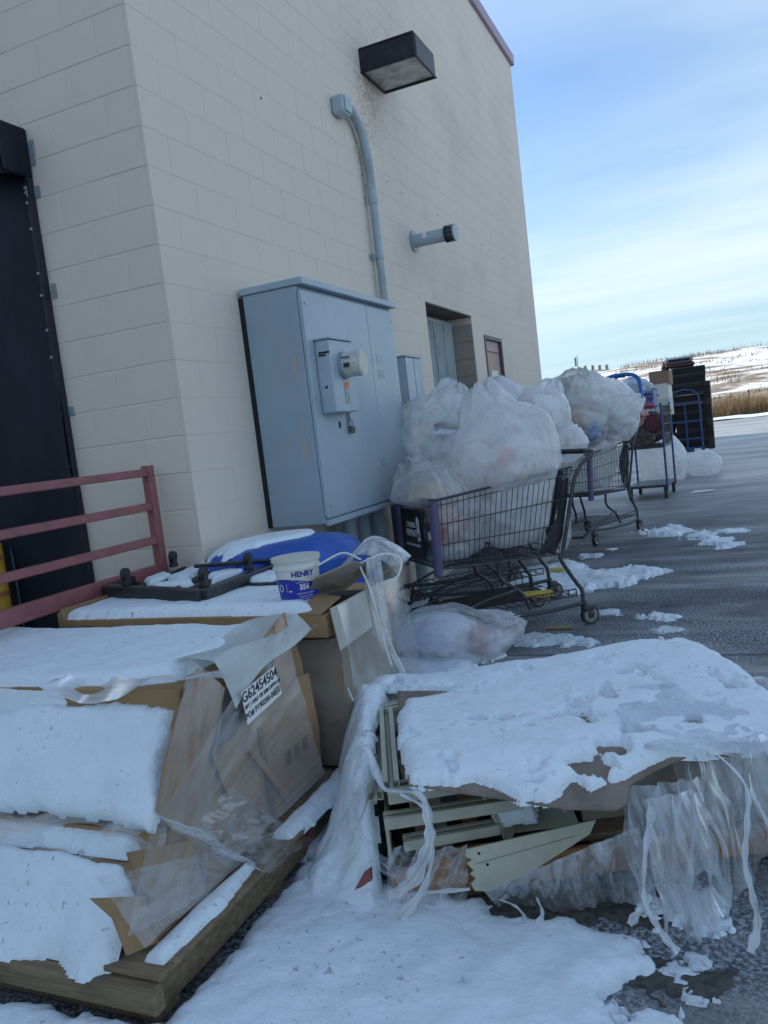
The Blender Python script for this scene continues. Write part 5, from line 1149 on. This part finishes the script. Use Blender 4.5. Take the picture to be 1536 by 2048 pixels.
    for (u, v, rear) in ((-.50, wr, 1), (-.50, -wr, 1), (.44, .225, 0), (.44, -.225, 0)):
        if not front_wheel and not rear and v > 0:
            MB().tube(catmull([(.56, .22, .15), (.60, .235, .12), (.60, .245, .06), (.55, .25, .025), (.51, .25, .03)], 4), .0145, 8).build('bent_caster_foot', cart_t, t); continue
        ca = MB(); s_ = -.03; ca.box((u+s_-.022, v-.028, .095), (u+.02, v+.028, .135), .006)
        for e in (-.024, .020): ca.box((u+s_-.02, v+e, .045), (u+s_+.02, v+e+.004, .10), .002)
        ca.tube([(u, v, .125), (u, v, .165)], .012, 8)
        c_ = ca.build('caster', cart_t, t)
        MB().tube([(u+s_, v-.016, .0635), (u+s_, v+.016, .0635)], .063, 24).build('tyre', rubber_d, c_)
        MB().tube([(u+s_, v-.0175, .0635), (u+s_, v+.0175, .0635)], .050, 24).build('wheel', rubber, c_); MB().tube([(u+s_, v-.021, .0635), (u+s_, v+.021, .0635)], .018, 12).build('hub', cart_t, c_)
    q = MB(); rr = random.Random(int(loc[1]*10))
    for k in range(9): y = -.30+.08*k; q.tube(catmull([(-.47, y, 1.05), (-.43+rr.uniform(-.02, .02), y+rr.uniform(-.03, .03), .93), (-.38, y+rr.uniform(-.02, .02), .76)], 4), .005, 5)
    for k in range(4): q.tube(catmull([(-.46, .30-.01*k, 1.04), (-.42, .28-.02*k, .85), (-.35, .30-.02*k, .70), (-.33, .28, .52)], 4), .008+.003*k, 5)
    q.build('seat_straps', plast_black, t)
    MB().add([(-.485, wr-.02, 1.0), (-.40, wr-.025, .62), (-.34, wr-.03, .52), (-.20, wr-.02, .515), (-.36, wr-.02, .74), (-.43, wr-.02, .98)], [(0, 1, 2, 3, 4, 5)]).build('folded_gate', plast_black, t)
    if sign:
        PX = (.505, -.25, .575)
        sp_2 = MB().box((0, 0, 0), (.014, .40, .33), .004, fr=(PX, (1, 0, 0.02), (0, 1, 0), (-.02, 0, 1))).build('sign_panel', mat('black_sign', (.010, .011, .016), .35), t)
        U = (0, 1, 0); V = (-.02, 0, 1); X0 = .5215
        text('CHEERS', .050, plast_white, sp_2, O=(X0, -.035, .800), U=U, V=V, bold=.0008); text('REPEAT', .060, plast_white, sp_2, O=(X0, -.035, .745), U=U, V=V, bold=.002)
        text("DON'T DRINK AND DRIVE", .022, plast_white, sp_2, O=(X0, -.03, .665), U=U, V=V, bold=.0004)
        MB().box((X0-.001, .072, .70), (X0+.001, .122, .845), .008).build('can_emblem', plast_white, sp_2); MB().box((X0, .082, .845), (X0+.001, .112, .86)).build('can_emblem', plast_white, sp_2)
        MB().tube([(X0+.0015, .097, .735), (X0+.002, .097, .735)], .015, 16).build('can_emblem', ink, sp_2); text('*', .05, ink, sp_2, O=(X0+.0015, .097, .79), U=U, V=V)
        text('ENJOY', .018, mat('red_text', (.5, .04, .05), .5), sp_2, O=(X0, -.155, .76), U=(-.02, 0, 1), V=(0, -1, 0))
    return t
cA = make_cart((1.053, 5.252, 0), R(221.06), 'charcoal shopping cart with a CHEERS REPEAT sign, heaped with clear trash bags', front_wheel=False, sign=True)
cA2 = make_cart((.66, 6.07, 0), R(219.0), 'purple-cornered shopping cart squeezed between the wall and the cart with the black sign')
cB = make_cart((1.162, 9.017, 0), R(253), 'second charcoal shopping cart along the wall, piled high with white and blue bags', Wd=(.32, .29, .27, .28))
def clampcart(loc, ang, wtop=.0, z1=1.0):
    c, s = math.cos(ang), math.sin(ang)
    def f(P):
        u = (P[:, 0]-loc[0])*c+(P[:, 1]-loc[1])*s; v = -(P[:, 0]-loc[0])*s+(P[:, 1]-loc[1])*c; z = P[:, 2]
        rim = .96+(.50-u)*.11
        k = sm(.0, .10, rim-z+.04)
        vm = .235+wtop+.045*np.clip((z-.52)/.45, 0, 1)+(.5-u)*.02; uf = .455; ur = -.30-.12*np.clip((z-.5)/.57, 0, 1)
        vc = np.clip(v, -vm, vm); uc = np.clip(u, ur+.03, uf); v = v*(1-k)+vc*k; u = u*(1-k)+uc*k; z = np.maximum(z, .560+.0*z)
        return np.stack([loc[0]+u*c-v*s, loc[1]+u*s+v*c, z], -1)
    return f
kA = clampcart((1.053, 5.252), R(221.06), .055); kA2 = clampcart((.66, 6.07), R(219), .05); kB = clampcart((1.162, 9.017), R(253))
bag((1.23, 5.30, 1.04), (.40, .38, .52), 11, bag_white, 'largest milky trash bag bulging out of the cart with the black sign', clampf=kA, knot=(-.3, .2, 1), lump=.12, crease=.07,
    contents=[((.09, -.295, .14), (.055, .012, .055), c_red, 'box'), ((-.08, -.27, .06), (.05, .02, .04), c_red, 'box'), ((-.05, -.24, -.04), (.07, .03, .06), c_pink, 'box'), ((.14, -.21, .02), (.05, .03, .04), c_tan, 'box'), ((-.2, -.2, -.05), (.09, .08, .07), c_tan, 'b'), ((.0, 0, -.15), (.22, .2, .2), c_white, 'b'), ((-.12, -.1, -.1), (.12, .1, .1), c_tan, 'b'), ((.1, .05, .15), (.18, .16, .15), c_white, 'b')])
bag((.80, 5.03, .86), (.33, .33, .37), 12, bag_thin, 'low clear bag of tan paper at the nose of the cart with the black sign', clampf=kA, knot=(-.6, .3, .8), lump=.14, crease=.08,
    contents=[((-.02, -.02, .10), (.20, .19, .15), c_tan, 'b'), ((.08, -.1, -.1), (.16, .13, .16), c_pink, 'b'), ((.10, -.22, -.12), (.03, .02, .03), c_red, 'box'), ((.04, -.24, -.12), (.03, .02, .03), c_white, 'box'), ((0, -.05, -.25), (.2, .16, .08), c_white, 'b')])
bag((.60, 5.75, 1.34), (.33, .30, .34), 13, bag_thin, 'thin open trash bag leaning on the wall side behind the first cart', knot=(.5, .1, .9), lump=.2, crease=.13,
    contents=[((.05, 0, -.1), (.2, .18, .15), c_white, 'b'), ((.12, -.1, .08), (.12, .06, .05), c_dark, 'b')])
bag((.60, 5.95, .88), (.36, .33, .36), 14, bag_white, 'white trash bag down inside the cart against the wall', clampf=kA2, knot=(0, 0, 1))
bag((1.05, 6.15, 1.47), (.26, .26, .24), 15, bag_white, 'pointed white trash bag with its twisted top up, against the opening', knot=(-.25, 0, 1), lump=.15, crease=.12, contents=[((.08, -.05, .05), (.08, .05, .05), c_blue, 'b')])
bag((1.33, 6.10, 1.43), (.23, .24, .24), 16, bag_thin, 'round clear bag of plastic packaging at the right end of the first cart load', knot=(.3, .3, .7), lump=.12, crease=.12, contents=[((0, 0, 0), (.17, .17, .17), c_white, 'b'), ((-.08, -.14, .08), (.06, .03, .04), c_red, 'box'), ((.02, -.15, -.05), (.08, .04, .09), c_dark, 'b')])
bag((1.50, 6.05, 1.20), (.17, .18, .15), 17, bag_white, 'small round white bag resting behind the handle of the first cart', knot=(.2, .6, .5), n=5)
# torn opening of the thin bag: a floppy lip
def lip(u, v):
    a = -2.6+u*4.0; r_ = .17+.05*math.sin(a*3); return (.80+r_*1.25*math.cos(a)+.03*math.sin(u*19), 5.50+r_*.8*math.sin(a)-.03*v, 1.47+.10*math.sin(a+.6)+(.03+.05*math.sin(u*13+1))*v*1.6+.02*math.sin(u*31))
lt_ = thing('open_bag_lip', 'floppy torn mouth of the thin open trash bag beside the cabinet', 'plastic bag'); surf('bag_skin', lip, 70, 10, bag_thin, lt_)
def lip2(u, v):
    p = np.array((.36, 5.55, 1.55))*(1-u)+np.array((1.02, 5.75, 1.40))*u; return p+np.array((.0, .10*v, -.10*v+.08*math.sin(u*3.1)))+np.array((0, .02, .03))*math.sin(u*15+v*5)
surf('bag_skin', lip2, 60, 16, bag_thin, lt_)
# second cart's bags
bag((1.38, 8.75, 1.47), (.38, .38, .28), 21, bag_white, 'big creamy white trash bag on top of the second cart', knot=(-.2, -.3, .9), lump=.2, crease=.11, contents=[((0, 0, 0), (.30, .28, .2), c_white, 'b')])
bag((1.58, 8.75, 1.33), (.24, .28, .28), 28, bag_white, 'white trash bag drooping over the right rim of the second cart', knot=(.6, -.3, .3), lump=.2, crease=.12, contents=[((0, 0, 0), (.2, .22, .22), c_white, 'b')])
bag((1.20, 8.35, 1.30), (.33, .30, .27), 22, bag_grey, 'dirty clear bag of brown rubbish and blue film at the front of the second cart', knot=(-.5, -.2, .4), lump=.16, crease=.13, contents=[((0, 0, 0), (.26, .24, .2), c_tan, 'b'), ((.16, -.10, -.08), (.12, .12, .12), c_blue, 'b'), ((-.1, -.12, -.02), (.12, .1, .09), c_dark, 'b'), ((.06, -.2, -.14), (.07, .05, .06), c_pink, 'box')])
bag((.98, 8.95, 1.50), (.36, .36, .26), 23, bag_grey, 'grey brown trash bag at the wall side of the second cart load', knot=(.2, 0, 1), lump=.14, crease=.1, contents=[((0, 0, 0), (.28, .26, .18), c_tan, 'b'), ((-.1, -.2, .05), (.08, .06, .1), c_card, 'box')])
bag((1.00, 9.6, 1.66), (.34, .34, .24), 24, bag_grey, 'dark grey trash bag rising highest behind the second cart', knot=(.1, .1, 1), n=5, contents=[((0, 0, 0), (.27, .26, .2), c_dark, 'b')])
bag((1.17, 8.9, .90), (.44, .33, .36), 25, bag_white, 'white trash bag down in the basket of the second cart', clampf=kB, knot=(0, 0, 1), contents=[((-.1, -.3, .1), (.08, .05, .06), c_blue, 'b')])
bag((.80, 7.6, .35), (.40, .42, .36), 26, bag_grey, 'dark heap of bagged rubbish on the ground between the two carts', flat=.0, knot=(.4, -.3, .8), contents=[((0, 0, 0), (.33, .34, .28), c_dark, 'b')])
bag((.85, 7.2, 1.0), (.36, .36, .36), 27, bag_grey, 'grey bag wedged against the opening behind the first cart', knot=(.2, .2, 1), n=5, contents=[((0, 0, 0), (.28, .28, .28), c_dark, 'b')])
# loose ones on the ground
bag((.92, 4.62, .10), (.42, .30, .22), 31, bag_thin, 'half snow-covered clear bag on the ground between the panel load and the first cart', flat=.003, knot=(1, .1, .5), rot=.15, contents=[((-.06, 0, 0), (.33, .22, .15), c_white, 'b'), ((.24, -.1, .03), (.07, .05, .06), c_pink, 'box')])
snow('snow_cap', [(.55, 4.45), (1.0, 4.4), (1.1, 4.7), (.85, 4.9), (.6, 4.8)], .03, ZF, base=lambda X, Y: .24-.9*((X-.86)**2/.9+(Y-4.64)**2/.35), seed=171, edge=.12, rag=.06, lumps=.9, label='snow on the clear bag lying in front of the first cart')
bag((1.50, 15.4, .36), (.42, .42, .56), 32, bag_white, 'large white bag slumped on the asphalt, wide pyramid part', flat=.0, knot=(-.2, 0, 1), n=5, lump=.1, crease=.06)
bag((2.15, 15.75, .22), (.34, .30, .26), 33, bag_white, 'small round white bag lobe lying right of the slumped white bag', flat=.0, knot=(-1, 0, .1), n=5, lump=.08, crease=.05)
sc = MB().add([(1.98, 12.9, .006), (2.35, 13.0, .01), (2.4, 13.25, .007), (2.1, 13.2, .02)], [(0, 1, 2, 3)]); tag(sc.build('paper_scrap', paper), 'flat scrap of pale paper on the icy asphalt before the white bags', 'paper')
# rubbish below the carts
def prop(name, m, c, s_, rz, label, cat):
    o = MB().box([-q/2 for q in s_], [q/2 for q in s_], min(s_)*.2).build(name, m); o.location = c; o.rotation_euler = (.05, .03, rz); tag(o, label, cat); return o
prop('squashed_packet', c_yel, (1.36, 5.28, .225), (.20, .09, .03), .4, 'squashed yellow and red packet on the lower rack of the first cart', 'packet')
prop('yellow_strip', mat('dirty_yellow', (.28, .22, .05), .7), (1.50, 5.20, .012), (.16, .04, .010), .15, 'dirty yellow strip on the ground by the rear wheel of the first cart', 'strip')
prop('yellow_scrap', c_yel, (1.18, 6.9, .08), (.14, .06, .012), .3, 'yellow scrap on the snow lump behind the first cart', 'scrap')
mt_ = MB().box((-.25, -.20, 0), (.25, .20, .012), .004).build('black_mat', mat('dirty_black_mat', (.02, .018, .017), .9, bump=.8, bscale=30, dirt=(.06, .05, .04), dscale=14)); mt_.location = (1.02, 5.18, .212); mt_.rotation_euler = (0, 0, R(219)); tag(mt_, 'dirty black mesh tray lying on the lower rack of the first cart', 'tray')

# ================================================================ FARTHER STOCK CARTS, HAND TRUCK, BOXES
sc_ = thing('stock_cart', 'tall dark wire stock cart with blue posts and mixed stock behind the second shopping cart', 'stock cart', (1.50, 13.0, 0), R(-4))
wB = MB()
for x in (-.30, .27):
    for y in (-.45, .45): MB().tube([(x, y, .13), (x, y, 1.42)], .016, 8).build('post', blue_steel, sc_)
for k in range(9): wB.tube([(-.30+.57*k/8, -.45, .80), (-.30+.57*k/8, -.45, 1.38)], .005, 4)
for k in range(12): wB.tube([(.27, -.45+.9*k/11, .80), (.27, -.45+.9*k/11, 1.38)], .005, 4)
for z in (.80, .95, 1.1, 1.25, 1.38): wB.tube([(-.30, -.45, z), (.27, -.45, z), (.27, .45, z)], .007, 5)
wB.build('wire_cage', cart_m, sc_)
MB().box((-.30, -.45, .76), (.27, .45, .80), .004).build('upper_deck', cart_t, sc_); MB().box((-.30, -.45, .17), (.27, .45, .21), .004).build('lower_deck', cart_t, sc_)
for (x, y) in ((-.27, -.42), (.24, -.42), (-.27, .42), (.24, .42)):
    c_ = MB().box((x-.03, y-.03, .11), (x+.03, y+.03, .168), .004).build('caster', cart_t, sc_); MB().tube([(x-.02, y, .06), (x+.02, y, .06)], .06, 16).build('wheel', rubber_d, c_)
rr = random.Random(4)
for i, (x, y, z, s_, m_, lab) in enumerate(((-.12, -.25, .94, .26, c_dark, 'dark tied bundle in the near corner of the wire stock cart'), (.1, -.28, 1.12, .2, mat('maroon_cloth', (.14, .03, .04), .8), 'maroon cloth bundle in the wire stock cart'), (.05, .15, 1.02, .3, c_dark, 'black sack at the back of the wire stock cart'), (-.12, -.28, 1.22, .2, c_pink, 'pinkish crumpled bundle near the top of the wire stock cart'))):
    bag((1.50+x, 13+y, z), (s_*.9, s_, s_*.7), 40+i, m_, lab, name='bundle', cat='bundle', n=4, clampf=lambda P: np.stack([np.clip(P[:, 0], 1.24, 1.73), np.clip(P[:, 1], 12.60, 13.4), P[:, 2]], -1))
bag((1.30, 12.75, 1.48), (.24, .30, .13), 51, bag_white, 'white crumpled bag lying over the top of the wire stock cart', n=5, crease=.16, lump=.2)
bag((1.36, 12.6, 1.70), (.27, .30, .14), 52, film('pale_blue_bag', (.42, .52, .66), lo=.7, hi=.95, su=3, sv=8, coords='Object', bump=.8), 'pale blue bag under the blue cart handle', n=5, crease=.1)
hd = thing('blue_cart_handle', 'bright blue bent tube handle arching over the bags of the stock cart', 'handle')
hp = [at('y', 12.0, *p) for p in ((1212, 757), (1232, 751), (1262, 749), (1276, 757), (1281, 775), (1283, 800))]
MB().tube(catmull(hp, 6), .028, 10).build('tube', blue_hose, hd)
hp = [at('y', 12.1, *p) for p in ((1227, 764), (1234, 754), (1250, 752))]; MB().tube(catmull(hp, 6), .024, 10).build('tube', blue_hose, hd)
def cbox(name, pc, y, w_, d_, h_, m, label, cat='box', rz=-.1, txt=None):
    c = at('y', y, *pc); t = thing(name, label, cat, (c[0], y, c[2]-h_/2), rz)
    MB().box((-w_/2, -d_/2, 0), (w_/2, d_/2, h_), .006).build('carton', m, t)
    MB().box((-w_/2-.003, -d_/2-.003, h_+.001), (w_/2+.003, -.005, h_+.006)).build('flap', m, t); MB().box((-w_/2-.003, .005, h_+.001), (w_/2+.003, d_/2+.003, h_+.006)).build('flap', m, t)
    if txt: text(txt[0], txt[1], txt[2], t, O=(txt[3] if len(txt) > 3 else 0, -d_/2-.004, h_*.5), U=(1, 0, 0), V=(0, 0, 1), bold=.004)
    return t
pb_ = cbox('printed_box', (1292, 800), 13.4, .30, .30, .30, mat('lilac_box', (.20, .22, .42), .7), 'lilac printed carton standing on the wire stock cart', txt=('ROV', .13, mat('navy_ink', (.02, .03, .15), .5)))
MB().box((-.10, -.1545, .22), (.12, -.152, .25)).build('print_bar', mat('navy_ink2', (.02, .03, .15), .5), pb_)
prop('red_packet', c_red, tuple(at('y', 12.9, 1298, 812)), (.14, .08, .06), .3, 'small red packet in front of the lilac carton', 'packet')
# stack of boxes on a flat dolly, further back
grn = mat('green_print', (.02, .16, .08), .5)
for i, (pc, w_, h_, m, lab, tx) in enumerate((((1316, 888), .50, .42, c_dark, 'dark bottom carton of the far box stack', None), ((1316, 855), .50, .34, mat('dull_brown', (.10, .075, .05), .8), 'brown carton second from the bottom of the far box stack', None),
        ((1320, 815), .48, .36, mat('pale_grey_box', (.46, .48, .46), .7), 'pale grey carton with a yellow stripe in the far box stack', None), ((1318, 785), .46, .34, mat('white_box', (.60, .62, .58), .7), 'white produce carton marked with a green R', ('R', .26, grn, -.04)),
        ((1322, 757), .40, .30, mat('faded_brown_box', (.24, .16, .11), .8), 'brown carton on top of the far box stack', None))):
    cbox('carton_box', pc, 18, w_, .45, h_*.98, m, lab, txt=tx)
st = cbox('x', (1330, 820), 17.7, .01, .01, .01, c_yel, 'x') if 0 else None
o = MB().box((-.02, 0, -.16), (.02, .01, .16)).build('yellow_strap', mat('yellow_green_strap', (.45, .50, .06), .5)); o.location = tuple(at('y', 17.72, 1337, 832)); o.rotation_euler = (0, .5, 0); tag(o, 'yellow green strap across the far box stack', 'strap')
# hand truck with a tall stack of black crates
TY = 19.0
ht = thing('hand_truck', 'blue hand truck with an arched back standing against the black crates', 'hand truck', tuple(at('z', 0, 1378, 914))[:2]+(0,))
hx, hy = ht.location.x, ht.location.y
sc2 = (hy/19.0)*.80
arch = [(-.40, 0, .22), (-.40, 0, 1.55), (-.37, 0, 1.72), (-.25, 0, 1.85), (0, 0, 1.90), (.25, 0, 1.85), (.37, 0, 1.72), (.40, 0, 1.55), (.40, 0, .22)]
arch = [(x*.95*sc2, y+.0, z*.98*sc2) for x, y, z in arch]
MB().tube(arch, .03*sc2, 10).build('frame', blue_steel, ht)
for z in (.5, .98, 1.5): MB().box((-.37*sc2, -.02, z*sc2-.02), (.37*sc2, .02, z*sc2+.02)).build('cross_bar', blue_steel, ht)
MB().box((-.02, -.025, .25*sc2), (.02, .015, 1.48*sc2)).build('centre_bar', blue_steel, ht)
MB().box((-.40*sc2, -.05, .12), (.40*sc2, .30, .26*sc2), .01).build('toe_plate', blue_steel, ht)
for x in (-.34, .34): w_ = MB().tube([(x-.04, .12, .13), (x+.04, .12, .13)], .13, 20).build('wheel', rubber_d, ht)
MB().box((.14, -.09, .0), (.30, -.02, .20), .01).build('foot', paper, ht)
cm = mat('black_crate', (.014, .013, .016), .5, dirt=(.035, .03, .03), dscale=8)
cr0 = None
for k in range(9):
    if cr0 is None:
        cr0 = thing('plastic_crate', '', 'crate', (hx, hy+.55, .16)); q = MB(); w2, d2, h2, t_ = .40, .38, .225, .015
        q.box((-w2, -d2, 0), (w2, d2, .015)); 
        for sg in (-1, 1): q.box((-w2, sg*d2-t_ if sg > 0 else -d2, .016), (w2, sg*d2 if sg > 0 else -d2+t_, .07)); q.box((-w2, sg*d2-t_ if sg > 0 else -d2, .19), (w2, sg*d2 if sg > 0 else -d2+t_, h2)); q.box((sg*w2-t_ if sg > 0 else -w2, -d2+t_+.001, .016), (sg*w2 if sg > 0 else -w2+t_, d2-t_-.001, h2))
        q.build('shell', cm, cr0)
        q = MB()
        for j in range(15): x = -w2+.02+j*(2*w2-.04)/14; q.box((x-.008, -d2+.002, .071), (x+.008, -d2+.012, .189))
        q.box((-w2, -d2+.003, .12), (w2, -d2+.011, .14)); q.build('lattice', cm, cr0); r_ = cr0
        MB().box((-w2+.016, -d2+.03, .02), (w2-.016, d2-.016, .22)).build('contents', dark_gap, cr0)
    else:
        r_ = cr0.copy(); C.objects.link(r_)
        for ch in cr0.children: c_ = ch.copy(); C.objects.link(c_); c_.parent = r_
    r_.location = (hx+.10+rr.uniform(-.04, .04), hy+.62+rr.uniform(-.03, .03), .16+k*.232); r_.rotation_euler = (0, 0, rr.uniform(-.06, .06)); r_['group'] = 'black crates stacked behind the hand truck'
    r_['label'] = ('black plastic crate at the very bottom of the stack behind the hand truck', 'black plastic crate second from the bottom behind the hand truck', 'black plastic crate third from the bottom behind the hand truck', 'black plastic crate fourth from the bottom behind the hand truck', 'middle black plastic crate of the nine behind the hand truck', 'black plastic crate fourth from the top of the stack', 'black plastic crate third from the top of the stack', 'black crate second from the top, above the arch of the hand truck', 'topmost black crate of the tall stack, with pale holes')[k]
s2 = thing('leaning_black_tray', 'long black tray standing upright at the right of the crate stack', 'tray', (hx+.56, hy+.55, .14)); MB().box((-.10, -.35, 0), (.06, .35, 1.70), .02).build('shell', cm, s2)
for z in (.3, .8, 1.3): MB().box((-.08, -.362, z), (.04, -.351, z+.3)).build('recess', dark_gap, s2)
tp_ = thing('grey_bin_lid', 'grey and white plastic bin lying on its side on top of the black crates', 'bin', (hx-.05, hy+.5, 2.265), .05)
MB().box((-.36, -.35, 0), (.34, .35, .10), .03).build('shell', mat('dark_red_bin', (.06, .02, .02), .5), tp_); MB().box((-.37, -.36, .105), (.31, .34, .25), .04).build('shell', mat('grey_bin', (.22, .25, .29), .5), tp_); MB().box((-.27, -.368, .14), (.23, -.361, .20)).build('slot', dark_gap, tp_)
sd_ = thing('dark_side_bundle', 'dark bundle strapped at the left of the black crate stack', 'bundle', (0, 0, 0)); 
P, F = bag_shape((hx-.44, hy+.6, 1.3), (.22, .3, .85), 61, 5); me = bpy.data.meshes.new('cloth'); me.from_pydata(P.tolist(), [], F.tolist()); me.polygons.foreach_set('use_smooth', [True]*len(me.polygons)); me.materials.append(c_dark); o = bpy.data.objects.new('cloth', me); C.objects.link(o); o.parent = sd_
# ================================================================ TRAFFIC SIGNALS AND SIGN POLE, far off
gm = mat('galvanised_far', (.26, .28, .28), .6)
GY = 170.0
def gq(px, py): return at('y', GY, px, py)
sg_ = thing('signal_mast', 'far traffic signal mast arm carrying four signals above the hill line', 'traffic signal'); a = gq(1158, 743); b = gq(1235, 739)
MB().tube([a, b], .12, 8).build('mast_arm', gm, sg_); c = gq(1232, 742); MB().tube([c, c-(0, 0, 2.2)], .10, 8).build('drop_bracket', gm, sg_)
for px in (1171, 1186, 1200, 1214):
    p = gq(px, 741-(px-1171)*.05); h = MB().box(p+(-.30, -.25, -.15), p+(.30, .25, 1.0), .05).build('signal_head', mat('pale_yellow', (.40, .38, .28), .6), sg_)
    for j in range(3): MB().tube([p+(0, -.26, .05+.33*j), p+(0, -.40, .05+.33*j)], .12, 8).build('visor', plast_black, h)
a = gq(1158, 743); MB().tube([(a[0], a[1], 0), a+(0, 0, 1.0)], .16, 8).build('upright', gm, sg_)
sp3 = thing('sign_pole', 'thin far pole with a narrow blade sign left of the traffic signals', 'sign'); p = gq(1154, 745); MB().tube([(p[0], p[1], 0), gq(1154, 711)], .08, 8).build('pole', gm, sp3); q = gq(1152, 724); MB().box(q+(-.28, -.05, -.9), q+(.1, .05, .9), .04).build('blade', mat('far_sign', (.12, .14, .13), .6), sp3)
